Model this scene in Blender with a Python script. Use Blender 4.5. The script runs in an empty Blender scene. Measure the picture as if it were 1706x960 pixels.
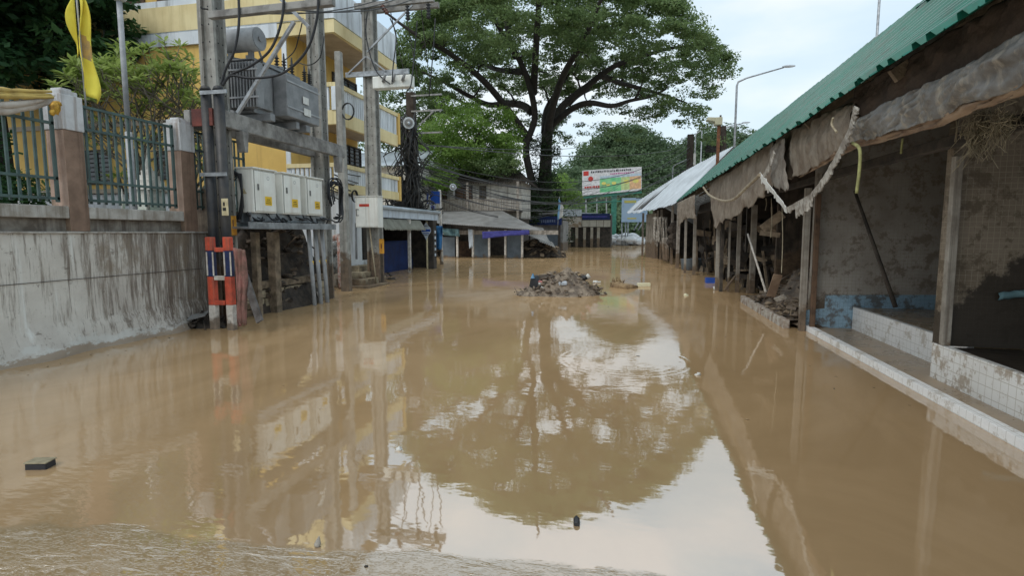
import bpy, math, random
import numpy as np
from mathutils import Vector, Matrix, noise as mn
random.seed(7); RNG = np.random.default_rng(7)
S = bpy.context.scene; COL = S.collection
# ------------------------------------------------------------------ camera
H = 1.6; F = 900.0
PH = math.atan(93/900); TH = math.atan(194/900*math.cos(PH))
c_, s_, cp_, sp_ = math.cos(TH), math.sin(TH), math.cos(PH), math.sin(PH)
RV = Vector((c_, s_, 0)); FV = Vector((-s_*cp_, c_*cp_, -sp_)); UV = Vector((-s_*sp_, c_*sp_, cp_))
cam = bpy.data.cameras.new('camera'); co = bpy.data.objects.new('camera', cam); COL.objects.link(co)
cam.sensor_width = 36; cam.lens = 36*F/1706; cam.clip_start = .05; cam.clip_end = 6000
co.matrix_world = Matrix((RV, UV, -FV)).transposed().to_4x4(); co.location = (0, 0, H)
S.camera = co
# ------------------------------------------------------------------ sky, sun, exposure
SUN_EL, SUN_AZ = math.radians(52), math.radians(205)
w = bpy.data.worlds.new('World'); S.world = w; w.use_nodes = True
nt = w.node_tree; nt.nodes.clear()
def N(nt, t, **k):
    n = nt.nodes.new(t)
    for a, b in k.items():
        if a.startswith('i_'): n.inputs[a[2:].replace('_', ' ')].default_value = b
        else: setattr(n, a, b)
    return n
def ramp(nt, src, stops):
    r = nt.nodes.new('ShaderNodeValToRGB'); e = r.color_ramp.elements
    while len(e) < len(stops): e.new(.5)
    for i, (p, c) in enumerate(stops):
        e[i].position = p; e[i].color = (*c, 1) if not isinstance(c, (int, float)) else (c, c, c, 1)
    nt.links.new(src, r.inputs[0]); return r.outputs[0]
tc = N(nt, 'ShaderNodeTexCoord')
sky = N(nt, 'ShaderNodeTexSky', sky_type='NISHITA', sun_disc=False, sun_elevation=SUN_EL, sun_rotation=SUN_AZ, air_density=1.0, dust_density=2.0)
mp = N(nt, 'ShaderNodeMapping'); mp.inputs['Scale'].default_value = (1, 1, 2.6); nt.links.new(tc.outputs['Generated'], mp.inputs[0])
nz = N(nt, 'ShaderNodeTexNoise', i_Scale=2.1, i_Detail=5.0, i_Roughness=.5); nt.links.new(mp.outputs[0], nz.inputs['Vector'])
cl = ramp(nt, nz.outputs[0], [(.34, (5.6, 7.3, 8.7)), (.5, (7.2, 8.5, 9.3)), (.64, (9.4, 9.7, 9.9))])
sx = N(nt, 'ShaderNodeSeparateXYZ'); nt.links.new(tc.outputs['Generated'], sx.inputs[0])
hz = ramp(nt, sx.outputs[2], [(0, 1.0), (.16, .92), (.6, .9)])
mx = N(nt, 'ShaderNodeMixRGB'); mx.inputs[0].default_value = .88
nt.links.new(sky.outputs[0], mx.inputs[1]); nt.links.new(cl, mx.inputs[2])
ml = N(nt, 'ShaderNodeMixRGB', blend_type='MULTIPLY'); ml.inputs[0].default_value = 1
nt.links.new(mx.outputs[0], ml.inputs[1]); nt.links.new(hz, ml.inputs[2])
bg = N(nt, 'ShaderNodeBackground'); bg.inputs[1].default_value = .098
nt.links.new(ml.outputs[0], bg.inputs[0])
wo = N(nt, 'ShaderNodeOutputWorld'); nt.links.new(bg.outputs[0], wo.inputs[0])
sl = bpy.data.lights.new('sun', 'SUN'); sl.energy = .9; sl.angle = math.radians(25); sl.color = (1, .96, .9)
so = bpy.data.objects.new('sun', sl); COL.objects.link(so)
sd = Vector((math.sin(SUN_AZ)*math.cos(SUN_EL), math.cos(SUN_AZ)*math.cos(SUN_EL), math.sin(SUN_EL)))
so.rotation_euler = sd.to_track_quat('Z', 'Y').to_euler(); so.location = (0, 0, 40)
S.view_settings.view_transform = 'Standard'; S.view_settings.look = 'None'
S.view_settings.exposure = 0.40; S.view_settings.gamma = 1
S.cycles.max_bounces = 8; S.cycles.diffuse_bounces = 3; S.cycles.transparent_max_bounces = 8
# ------------------------------------------------------------------ measuring helpers (a pixel of the photo -> a point of the place)
def hit(px, py, ax, val):
    d = FV + (px-853)/F*RV + (480-py)/F*UV; o = (0, 0, H); t = (val-o[ax])/d[ax]
    return Vector((0, 0, H)) + t*d
def G(px, py, z=0): return hit(px, py, 2, z)
def PX(px, py, x): return hit(px, py, 0, x)
def PY(px, py, y): return hit(px, py, 1, y)
# ------------------------------------------------------------------ mesh builder
class MB:
    def __init__(s): s.v = []; s.f = []; s.m = []; s.s = []
    def add(s, vs, fs, m=0, sm=False):
        b = len(s.v); s.v += [tuple(x) for x in vs]
        for f in fs: s.f.append([b+i for i in f]); s.m.append(m); s.s.append(sm)
        return s
    def hexa(s, p, m=0):
        return s.add(p, [(0,3,2,1),(4,5,6,7),(0,1,5,4),(1,2,6,5),(2,3,7,6),(3,0,4,7)], m)
    def box(s, a, b, m=0):
        x0,y0,z0 = [min(a[i], b[i]) for i in range(3)]; x1,y1,z1 = [max(a[i], b[i]) for i in range(3)]
        return s.hexa([(x0,y0,z0),(x1,y0,z0),(x1,y1,z0),(x0,y1,z0),(x0,y0,z1),(x1,y0,z1),(x1,y1,z1),(x0,y1,z1)], m)
    def beam(s, p, q, w, h=None, up=(0,0,1), m=0):
        p, q = Vector(p), Vector(q); h = h or w; d = (q-p).normalized(); u = Vector(up)
        if abs(d.dot(u)) > .98: u = Vector((0,1,0))
        r = d.cross(u).normalized()*w/2; u = r.cross(d).normalized()*h/2
        return s.hexa([p-r-u, p+r-u, p+r+u, p-r+u, q-r-u, q+r-u, q+r+u, q-r+u], m)
    def obox(s, c, sz, rot=(0,0,0), m=0):
        from mathutils import Euler
        M = Euler(rot).to_matrix(); c = Vector(c); x,y,z = [k/2 for k in sz]
        return s.hexa([c+M@Vector(k) for k in [(-x,-y,-z),(x,-y,-z),(x,y,-z),(-x,y,-z),(-x,-y,z),(x,-y,z),(x,y,z),(-x,y,z)]], m)
    def tube(s, pts, r, n=8, m=0, cap=True):
        P = [Vector(p) for p in pts]; k = len(P); R = r if isinstance(r, (list, tuple)) else [r]*k
        b = len(s.v); u = None
        for i in range(k):
            d = (P[min(i+1, k-1)]-P[max(i-1, 0)])
            if d.length < 1e-9: d = Vector((0,0,1))
            d.normalize()
            if u is None: u = d.orthogonal().normalized()
            else:
                u = u-d*u.dot(d)
                u = u.normalized() if u.length > 1e-6 else d.orthogonal().normalized()
            w_ = d.cross(u)
            for j in range(n):
                a = 2*math.pi*j/n; s.v.append(tuple(P[i]+(u*math.cos(a)+w_*math.sin(a))*R[i]))
        for i in range(k-1):
            for j in range(n):
                a = b+i*n+j; c = b+i*n+(j+1) % n
                s.f.append([a, c, c+n, a+n]); s.m.append(m); s.s.append(True)
        if cap:
            s.f.append([b+j for j in range(n)][::-1]); s.m.append(m); s.s.append(False)
            s.f.append([b+(k-1)*n+j for j in range(n)]); s.m.append(m); s.s.append(False)
        return s
    def lathe(s, o, ax, prof, n=12, m=0):
        o = Vector(o); ax = Vector(ax).normalized()
        return s.tube([o+ax*z for r, z in prof], [max(r, 1e-4) for r, z in prof], n, m)
    def grid(s, nu, nv, fn, m=0, sm=True):
        b = len(s.v)
        for i in range(nu+1):
            for j in range(nv+1): s.v.append(tuple(fn(i/nu, j/nv)))
        for i in range(nu):
            for j in range(nv):
                a = b+i*(nv+1)+j; s.f.append([a, a+1, a+nv+2, a+nv+1]); s.m.append(m); s.s.append(sm)
        return s
    def ell(s, c, r, n=10, k=7, m=0, jit=0):
        c = Vector(c)
        def fn(a, b):
            t = a*2*math.pi; p = (b-.5)*math.pi*.999
            d = Vector((math.cos(t)*math.cos(p), math.sin(t)*math.cos(p), math.sin(p)))
            q = 1+jit*mn.noise(d*1.7+c*3)
            return c+Vector((d.x*r[0], d.y*r[1], d.z*r[2]))*q
        return s.grid(n, k, fn, m)
    def prism(s, poly, ext, m=0):
        P = [Vector(p) for p in poly]; e = Vector(ext); k = len(P)
        return s.add(P+[p+e for p in P], [list(range(k))[::-1], [k+i for i in range(k)]]+[[i, (i+1) % k, k+(i+1) % k, k+i] for i in range(k)], m)
def obj(name, mb, mat, parent=None, loc=None, bevel=0, solid=0):
    me = bpy.data.meshes.new(name)
    if loc is None:
        if parent is not None: loc = Vector(parent['_o'])
        else:
            a = np.array(mb.v); lo = a.min(0); hi = a.max(0); loc = Vector(((lo[0]+hi[0])/2, (lo[1]+hi[1])/2, lo[2]))
    L = Vector(loc)
    me.from_pydata([(v[0]-L.x, v[1]-L.y, v[2]-L.z) for v in mb.v], [], mb.f)
    for m_ in (mat if isinstance(mat, (list, tuple)) else [mat]): me.materials.append(m_)
    me.polygons.foreach_set('material_index', mb.m); me.polygons.foreach_set('use_smooth', mb.s); me.update()
    o = bpy.data.objects.new(name, me); COL.objects.link(o)
    if parent is not None: o.parent = parent; o['_o'] = parent['_o']
    else: o.location = L; o['_o'] = tuple(L)
    if solid:
        q = o.modifiers.new('s', 'SOLIDIFY'); q.thickness = solid; q.offset = 0
    if bevel:
        q = o.modifiers.new('b', 'BEVEL'); q.width = bevel; q.segments = 2; q.limit_method = 'ANGLE'
    return o
def tag(o, label=None, cat=None, group=None, kind=None):
    if label: o['label'] = label
    if cat: o['category'] = cat
    if group: o['group'] = group
    if kind: o['kind'] = kind
    return o
def thing(name, label, cat, loc=(0,0,0), group=None):
    o = bpy.data.objects.new(name, None); COL.objects.link(o); o.location = loc; o['_o'] = tuple(loc); o.empty_display_size = .2
    return tag(o, label, cat, group)
def solo(name, mb, mat, label, cat, group=None, **k): return tag(obj(name, mb, mat, **k), label, cat, group)
def struct(name, mb, mat, **k): return tag(obj(name, mb, mat, loc=(0,0,0), **k), kind='structure')
# ------------------------------------------------------------------ materials
def mat(name, c, c2=None, sc=3.0, rough=.85, metal=0, bump=.25, bsc=30, streak=None, stsc=9, mud=None, mudc=(.13,.085,.05), spec=.4, det=6, contrast=.5):
    m = bpy.data.materials.new(name); m.use_nodes = True; t = m.node_tree; b = t.nodes['Principled BSDF']
    g = N(t, 'ShaderNodeNewGeometry'); P = g.outputs['Position']
    n1 = N(t, 'ShaderNodeTexNoise', i_Scale=sc, i_Detail=float(det), i_Roughness=.62); t.links.new(P, n1.inputs['Vector'])
    c2 = c2 or tuple(x*.72 for x in c)
    k = contrast*.22
    col = ramp(t, n1.outputs[0], [(.5-k, c2), (.5+k, c)])
    if streak:
        mp = N(t, 'ShaderNodeMapping'); mp.inputs['Scale'].default_value = (stsc, stsc, .35); t.links.new(P, mp.inputs[0])
        n2 = N(t, 'ShaderNodeTexNoise', i_Scale=1.0, i_Detail=5.0, i_Roughness=.7); t.links.new(mp.outputs[0], n2.inputs['Vector'])
        f = ramp(t, n2.outputs[0], [(.5, 0.0), (.68, .8)])
        x = N(t, 'ShaderNodeMixRGB'); t.links.new(f, x.inputs[0]); t.links.new(col, x.inputs[1]); x.inputs[2].default_value = (*streak, 1); col = x.outputs[0]
    if mud is not None:
        s3 = N(t, 'ShaderNodeSeparateXYZ'); t.links.new(P, s3.inputs[0])
        n3 = N(t, 'ShaderNodeTexNoise', i_Scale=2.6, i_Detail=6.0, i_Roughness=.65); t.links.new(P, n3.inputs['Vector'])
        a = N(t, 'ShaderNodeMath', operation='MULTIPLY_ADD'); t.links.new(n3.outputs[0], a.inputs[0]); a.inputs[1].default_value = 1.1; a.inputs[2].default_value = mud-.55
        d = N(t, 'ShaderNodeMath', operation='SUBTRACT'); t.links.new(a.outputs[0], d.inputs[0]); t.links.new(s3.outputs[2], d.inputs[1])
        f = ramp(t, d.outputs[0], [(.0, 0.0), (.12, .85)])
        x = N(t, 'ShaderNodeMixRGB'); t.links.new(f, x.inputs[0]); t.links.new(col, x.inputs[1])
        n4 = N(t, 'ShaderNodeTexNoise', i_Scale=7.0, i_Detail=6.0, i_Roughness=.7); t.links.new(P, n4.inputs['Vector'])
        t.links.new(ramp(t, n4.outputs[0], [(.35, tuple(q*.6 for q in mudc)), (.65, tuple(q*1.5 for q in mudc))]), x.inputs[2]); col = x.outputs[0]
    t.links.new(col, b.inputs['Base Color'])
    n5 = N(t, 'ShaderNodeTexNoise', i_Scale=float(bsc), i_Detail=5.0); t.links.new(P, n5.inputs['Vector'])
    if bump:
        bp = N(t, 'ShaderNodeBump', i_Strength=bump, i_Distance=.02); t.links.new(n5.outputs[0], bp.inputs['Height']); t.links.new(bp.outputs[0], b.inputs['Normal'])
    rr = N(t, 'ShaderNodeMapRange'); t.links.new(n1.outputs[0], rr.inputs[0]); rr.inputs[3].default_value = max(.05, rough-.15); rr.inputs[4].default_value = min(1, rough+.12)
    t.links.new(rr.outputs[0], b.inputs['Roughness'])
    b.inputs['Metallic'].default_value = metal; b.inputs['Specular IOR Level'].default_value = spec
    return m
def leafmat(name, dark, mid, light, trans=.25):
    m = bpy.data.materials.new(name); m.use_nodes = True; t = m.node_tree; b = t.nodes['Principled BSDF']
    a = N(t, 'ShaderNodeAttribute', attribute_name='tone')
    c = ramp(t, a.outputs['Fac'], [(0, dark), (.5, mid), (1, light)])
    t.links.new(c, b.inputs['Base Color']); b.inputs['Roughness'].default_value = .55; b.inputs['Specular IOR Level'].default_value = .3
    tr = N(t, 'ShaderNodeBsdfTranslucent'); t.links.new(c, tr.inputs[0])
    mxs = N(t, 'ShaderNodeMixShader'); mxs.inputs[0].default_value = trans
    t.links.new(b.outputs[0], mxs.inputs[1]); t.links.new(tr.outputs[0], mxs.inputs[2]); t.links.new(mxs.outputs[0], t.nodes['Material Output'].inputs[0])
    return m
def tiles(name, c, c2, mortar, tw=.1, mud=None, mudc=(.1,.07,.045), rough=.45, patch=(.3,.26,.2), pat=.5, mudslope=0):
    """square tiles on any axis-aligned face, with dirt patches"""
    m = mat(name, c, c2, sc=1.6, rough=rough, bump=.08, mud=None, contrast=.9); t = m.node_tree; b = t.nodes['Principled BSDF']
    src = b.inputs['Base Color'].links[0].from_socket
    g = N(t, 'ShaderNodeNewGeometry'); sp = N(t, 'ShaderNodeSeparateXYZ'); t.links.new(g.outputs['Position'], sp.inputs[0])
    fs = []
    for i in range(3):
        a = N(t, 'ShaderNodeMath', operation='MULTIPLY'); t.links.new(sp.outputs[i], a.inputs[0]); a.inputs[1].default_value = 1/tw
        f = N(t, 'ShaderNodeMath', operation='FRACT'); t.links.new(a.outputs[0], f.inputs[0])
        l = N(t, 'ShaderNodeMath', operation='LESS_THAN'); t.links.new(f.outputs[0], l.inputs[0]); l.inputs[1].default_value = .07
        # only where the face is not perpendicular to this axis
        sn = N(t, 'ShaderNodeSeparateXYZ'); t.links.new(g.outputs['True Normal'], sn.inputs[0])
        ab = N(t, 'ShaderNodeMath', operation='ABSOLUTE'); t.links.new(sn.outputs[i], ab.inputs[0])
        l2 = N(t, 'ShaderNodeMath', operation='LESS_THAN'); t.links.new(ab.outputs[0], l2.inputs[0]); l2.inputs[1].default_value = .7
        k = N(t, 'ShaderNodeMath', operation='MULTIPLY'); t.links.new(l.outputs[0], k.inputs[0]); t.links.new(l2.outputs[0], k.inputs[1]); fs.append(k)
    a = N(t, 'ShaderNodeMath', operation='MAXIMUM'); t.links.new(fs[0].outputs[0], a.inputs[0]); t.links.new(fs[1].outputs[0], a.inputs[1])
    a2 = N(t, 'ShaderNodeMath', operation='MAXIMUM'); t.links.new(a.outputs[0], a2.inputs[0]); t.links.new(fs[2].outputs[0], a2.inputs[1])
    x = N(t, 'ShaderNodeMixRGB'); t.links.new(a2.outputs[0], x.inputs[0]); t.links.new(src, x.inputs[1]); x.inputs[2].default_value = (*mortar, 1)
    n = N(t, 'ShaderNodeTexNoise', i_Scale=4.5, i_Detail=8.0, i_Roughness=.7); t.links.new(g.outputs['Position'], n.inputs['Vector'])
    n_ = N(t, 'ShaderNodeTexNoise', i_Scale=22.0, i_Detail=4.0, i_Roughness=.7); t.links.new(g.outputs['Position'], n_.inputs['Vector'])
    ad = N(t, 'ShaderNodeMath', operation='MULTIPLY_ADD'); t.links.new(n_.outputs[0], ad.inputs[0]); ad.inputs[1].default_value = .35; t.links.new(n.outputs[0], ad.inputs[2])
    f = ramp(t, ad.outputs[0], [(.72-.12*pat, 0.0), (.8-.1*pat, .8)])
    y = N(t, 'ShaderNodeMixRGB'); t.links.new(f, y.inputs[0]); t.links.new(x.outputs[0], y.inputs[1]); y.inputs[2].default_value = (*patch, 1); out = y.outputs[0]
    if mud is not None:
        q = N(t, 'ShaderNodeMath', operation='MULTIPLY_ADD'); t.links.new(n.outputs[0], q.inputs[0]); q.inputs[1].default_value = .8; q.inputs[2].default_value = mud-.4
        q2 = N(t, 'ShaderNodeMath', operation='MULTIPLY_ADD'); t.links.new(sp.outputs[0], q2.inputs[0]); q2.inputs[1].default_value = mudslope; t.links.new(q.outputs[0], q2.inputs[2])
        d = N(t, 'ShaderNodeMath', operation='SUBTRACT'); t.links.new(q2.outputs[0], d.inputs[0]); t.links.new(sp.outputs[2], d.inputs[1])
        z = N(t, 'ShaderNodeMixRGB'); t.links.new(ramp(t, d.outputs[0], [(0, 0.0), (.1, .9)]), z.inputs[0]); t.links.new(out, z.inputs[1]); z.inputs[2].default_value = (*mudc, 1); out = z.outputs[0]
    t.links.new(out, b.inputs['Base Color'])
    return m
MUD = (.15,.10,.06)
M = {}
M['conc'] = mat('pole_concrete', (.40,.39,.355), (.27,.26,.235), sc=5, bump=.3, streak=(.15,.135,.115), mud=1.0)
M['concd'] = mat('grey_concrete', (.34,.33,.31), (.17,.16,.15), sc=4, bump=.3)
M['steel'] = mat('galvanised_steel', (.42,.44,.46), (.25,.26,.27), sc=6, rough=.5, metal=.6, bump=.05)
M['greysteel'] = mat('painted_grey_steel', (.40,.41,.42), (.30,.31,.32), sc=6, rough=.5, bump=.03)
M['trafo'] = mat('transformer_grey_paint', (.26,.265,.27), (.18,.185,.19), sc=5, rough=.5, bump=.05)
M['black'] = mat('black_rubber', (.018,.019,.022), (.03,.03,.033), rough=.55, bump=.05)
M['pipe'] = mat('black_conduit', (.025,.028,.034), (.06,.055,.05), sc=4, rough=.5, bump=.05, mud=1.2)
M['cable'] = mat('cable_sheath', (.05,.05,.05), (.03,.03,.03), rough=.6, bump=0)
M['gcable'] = mat('weathered_cable', (.11,.115,.12), (.06,.06,.065), rough=.6, bump=0)
M['white'] = mat('white_paint', (.72,.72,.69), (.55,.54,.5), sc=3, rough=.6, bump=.05, streak=(.4,.36,.3))
M['cab'] = mat('cabinet_paint', (.86,.86,.80), (.76,.75,.69), sc=2.5, rough=.45, bump=.02, streak=(.64,.6,.52), stsc=14)
M['cabseam'] = mat('cabinet_seam', (.18,.18,.17), rough=.6, bump=0)
M['yellow'] = mat('yellow_label', (.85,.55,.03), (.7,.42,.02), rough=.6, bump=0)
M['ysign'] = mat('orange_yellow_plate', (.72,.36,.04), (.5,.22,.03), sc=8, rough=.6, bump=.05)
M['cream'] = mat('cream_plate', (.68,.6,.38), (.5,.42,.25), sc=8, rough=.6, bump=.05)
M['ink'] = mat('black_ink', (.03,.03,.03), rough=.7, bump=0)
M['red'] = mat('red_paint', (.62,.06,.035), (.42,.05,.03), sc=6, rough=.6, bump=.05)
M['orange'] = mat('faded_orange_red_paint', (.68,.10,.05), (.42,.07,.04), sc=7, rough=.65, bump=.1, streak=(.25,.12,.08), stsc=14)
M['blue'] = mat('navy_reflective_band', (.025,.04,.12), (.02,.028,.07), sc=9, rough=.5, bump=.1)
M['barw'] = mat('worn_white_paint', (.66,.62,.56), (.45,.4,.34), sc=8, rough=.7, bump=.1, mud=.2)
M['pinkcloth'] = mat('muddy_pink_cloth', (.36,.17,.145), (.19,.11,.085), sc=5, rough=.95, bump=.3)
M['yel'] = mat('yellow_wall_paint', (.82,.55,.17), (.72,.47,.14), sc=.9, rough=.85, bump=.06, streak=(.6,.38,.12), stsc=5)
M['palyel'] = mat('pale_yellow_wall_paint', (.86,.73,.42), (.76,.62,.33), sc=1.1, rough=.85, bump=.06, streak=(.62,.5,.25), stsc=5)
M['bwhite'] = mat('bluish_white_wall_paint', (.82,.86,.89), (.70,.74,.78), sc=1.2, rough=.85, bump=.06, streak=(.35,.36,.36), stsc=4)
M['bwhitem'] = mat('white_wall_with_flood_stain', (.78,.80,.82), (.66,.67,.68), sc=1.4, rough=.85, bump=.1, streak=(.42,.4,.36), stsc=5, mud=.55, mudc=(.3,.24,.17))
M['soffit'] = mat('soffit_plaster', (.55,.46,.36), (.45,.36,.27), sc=2, bump=.05)
M['glass'] = mat('dark_window_glass', (.03,.035,.04), (.05,.055,.06), rough=.15, bump=0, spec=.6)
M['wood'] = mat('weathered_brown_wood', (.15,.09,.055), (.07,.045,.03), sc=5, bump=.3)
M['greywood'] = mat('grey_weathered_wood', (.40,.36,.31), (.22,.19,.16), sc=5, bump=.4, streak=(.08,.065,.05), stsc=25, mud=.9)
M['postwood'] = mat('beige_weathered_post', (.37,.335,.285), (.24,.21,.175), sc=4, bump=.4, streak=(.16,.13,.1), stsc=30, mud=.45)
M['plank'] = mat('muddy_plank', (.27,.205,.14), (.12,.09,.06), sc=6, bump=.5)
M['oldwall'] = mat('faded_white_boards', (.62,.6,.54), (.45,.43,.38), sc=3, bump=.15, streak=(.22,.19,.16), stsc=6)
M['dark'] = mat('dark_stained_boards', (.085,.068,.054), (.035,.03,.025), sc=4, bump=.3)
M['mud'] = mat('wet_mud', (.17,.125,.085), (.07,.05,.036), sc=5, rough=.6, bump=1, bsc=14, spec=.5)
M['mudl'] = mat('drying_grey_mud', (.30,.24,.18), (.13,.10,.075), sc=6, rough=.8, bump=1, bsc=12)
M['muddark'] = mat('dark_flood_debris', (.075,.058,.044), (.03,.024,.02), sc=6, rough=.85, bump=.8, bsc=14)
M['shutter'] = mat('grey_blue_roller_shutter', (.17,.205,.235), (.12,.145,.17), sc=2, rough=.6, metal=.1, bump=.05, mud=.12)
M['tin'] = mat('aged_zinc_sheet', (.34,.34,.335), (.2,.195,.185), sc=1.6, rough=.6, metal=.25, bump=.08, contrast=.9)
M['tindark'] = mat('rusted_dark_zinc', (.085,.072,.062), (.045,.036,.03), sc=2, rough=.95, bump=.15, spec=.1)
M['tinwhite'] = mat('pale_zincalume_sheet', (.52,.57,.61), (.40,.44,.47), sc=1.2, rough=.4, metal=.35, bump=0)
M['green'] = mat('green_coated_sheet', (.009,.16,.115), (.006,.11,.08), sc=1.5, rough=.38, bump=0, spec=.35, contrast=.8, streak=(.02,.07,.05), stsc=5)
M['tarp'] = mat('mud_caked_tarpaulin', (.36,.31,.25), (.14,.10,.07), sc=3.4, rough=.9, bump=.8, bsc=12, streak=(.14,.10,.065), stsc=9, contrast=1.1)
M['tarpg'] = mat('mud_spattered_grey_tarpaulin', (.25,.245,.235), (.11,.095,.08), sc=5, rough=.6, bump=.7, bsc=14, streak=(.38,.33,.26), stsc=11, contrast=.8)
M['tarptan'] = mat('tan_tarpaulin_underside', (.34,.24,.16), (.2,.13,.085), sc=3, rough=.9, bump=.4)
M['rag'] = mat('torn_grey_fabric', (.42,.39,.34), (.2,.17,.14), sc=9, rough=.95, bump=.5)
M['hose'] = mat('pale_muddy_hose', (.42,.36,.26), (.25,.2,.14), sc=8, rough=.8, bump=.2)
M['rope'] = mat('olive_yellow_rope', (.36,.36,.15), (.24,.23,.1), sc=12, rough=.9, bump=.2)
M['straw'] = mat('dry_straw', (.45,.39,.27), (.27,.22,.15), sc=8, rough=.95, bump=.2)
M['blueb'] = mat('blue_board', (.02,.09,.42), (.02,.07,.33), sc=3, rough=.5, bump=.02)
M['bluet'] = mat('blue_tarpaulin', (.03,.17,.38), (.02,.1,.25), sc=5, rough=.6, bump=.4, bsc=8)
M['navy'] = mat('navy_tarpaulin', (.009,.028,.12), (.005,.015,.07), sc=3, rough=.7, bump=.3)
M['purple'] = mat('violet_blue_banner', (.07,.07,.32), (.05,.05,.22), sc=5, rough=.7, bump=.2)
M['teal'] = mat('faded_teal_cloth', (.16,.27,.29), (.1,.18,.2), sc=5, rough=.9, bump=.4)
M['ltblue'] = mat('light_blue_cloth', (.22,.42,.62), (.15,.32,.52), sc=5, rough=.9, bump=.2)
M['awn'] = mat('grey_green_awning_cloth', (.27,.27,.22), (.2,.195,.16), sc=3, rough=.9, bump=.2, streak=(.14,.12,.09))
M['metwhite'] = mat('cool_white_board', (.6,.66,.72), (.48,.53,.58), sc=3, rough=.6, bump=.05, streak=(.3,.3,.3))
M['fence'] = mat('dark_green_fence_paint', (.085,.135,.125), (.06,.09,.085), sc=6, rough=.5, bump=.05)
M['pillarp'] = mat('faded_salmon_plaster', (.56,.41,.33), (.36,.24,.18), sc=2.4, rough=.9, bump=.3, streak=(.14,.085,.055), stsc=4, mud=2.0, mudc=(.17,.12,.08), contrast=.8)
M['pillard'] = mat('brown_stained_plaster', (.30,.20,.145), (.16,.105,.075), sc=3.4, rough=.9, bump=.35, streak=(.07,.045,.03), stsc=8, contrast=.8)
M['pillarw'] = mat('whitewashed_plaster', (.62,.63,.64), (.46,.46,.46), sc=3, rough=.9, bump=.2, streak=(.2,.13,.09), stsc=6)
M['coping'] = mat('stained_white_coping', (.50,.485,.45), (.3,.27,.23), sc=3, rough=.9, bump=.3, streak=(.15,.12,.09), stsc=9)
M['plinth'] = mat('dirty_plinth_plaster', (.26,.235,.2), (.12,.10,.08), sc=4, rough=.9, bump=.3, streak=(.07,.05,.04))
M['flagy'] = mat('yellow_flag_cloth', (.86,.74,.10), (.78,.63,.07), sc=4, rough=.85, bump=.1)
M['flagmark'] = mat('faded_flag_emblem', (.6,.38,.12), (.38,.26,.14), sc=8, rough=.9, bump=0)
M['cloth'] = mat('off_white_drape', (.55,.5,.44), (.42,.37,.32), sc=6, rough=.95, bump=.2)
M['ycloth'] = mat('muddy_yellow_drape', (.55,.4,.12), (.4,.28,.09), sc=6, rough=.95, bump=.2)
M['gold'] = mat('gilt_ornament', (.6,.36,.06), (.32,.17,.03), sc=14, rough=.4, metal=.5, bump=.4)
M['shrine'] = mat('shrine_white', (.7,.68,.62), (.5,.47,.42), sc=8, bump=.2)
M['sgreen'] = mat('shrine_green', (.06,.32,.18), rough=.6)
M['bark'] = mat('dark_wet_bark', (.036,.031,.026), (.018,.016,.013), sc=3, bump=.8, bsc=9)
M['barkl'] = mat('pale_grey_bark', (.22,.19,.15), (.12,.1,.08), sc=6, bump=.4)
M['sand'] = mat('bulk_sack_fabric', (.84,.85,.86), (.68,.69,.7), sc=6, rough=.8, bump=.3)
M['brick'] = mat('muddy_block_wall', (.42,.35,.24), (.2,.16,.11), sc=4, rough=.9, bump=.6, mud=.25)
M['land'] = mat('bare_wet_soil', (.12,.09,.06), (.07,.05,.035), sc=.4, bump=.5)
M['hill'] = mat('forest_floor_green', (.05,.075,.03), (.035,.055,.02), sc=.05, bump=0)
M['gpost'] = mat('billboard_green_steel', (.05,.22,.16), (.035,.15,.11), sc=3, rough=.6, bump=.05)
M['rust'] = mat('rusty_pole', (.22,.085,.04), (.1,.045,.025), sc=6, bump=.3)
M['beige'] = mat('beige_metal_box', (.5,.47,.33), (.4,.37,.25), sc=4, rough=.6)
M['foam'] = mat('pale_yellow_foam', (.72,.68,.47), (.6,.55,.37), sc=6, bump=.3)
M['palm'] = mat('soaked_tan_fibre', (.34,.24,.13), (.2,.13,.07), sc=8, bump=.8)
M['tilew'] = tiles('white_patterned_tiles', (.88,.87,.85), (.8,.79,.77), (.62,.6,.56), tw=.1, patch=(.5,.45,.38), pat=.1)
M['tilewm'] = tiles('mud_smeared_white_tiles', (.86,.85,.82), (.76,.74,.7), (.56,.52,.46), tw=.1, patch=(.34,.26,.18), pat=.35)
M['tileb'] = tiles('pale_blue_tiles', (.34,.50,.62), (.22,.34,.43), (.2,.3,.38), tw=.06, patch=(.12,.1,.08), pat=.5, rough=.35)
M['tilewall'] = tiles('muddy_grey_mosaic_wall', (.43,.395,.35), (.25,.22,.185), (.30,.27,.23), tw=.055, patch=(.19,.155,.12), pat=.3, mud=.6)
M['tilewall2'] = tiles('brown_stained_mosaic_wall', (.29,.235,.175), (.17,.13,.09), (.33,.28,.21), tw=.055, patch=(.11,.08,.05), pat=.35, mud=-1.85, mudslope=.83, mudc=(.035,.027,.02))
M['floor'] = mat('wet_muddy_floor', (.36,.26,.165), (.26,.19,.12), sc=2, rough=.3, bump=.1, spec=.6)

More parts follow.
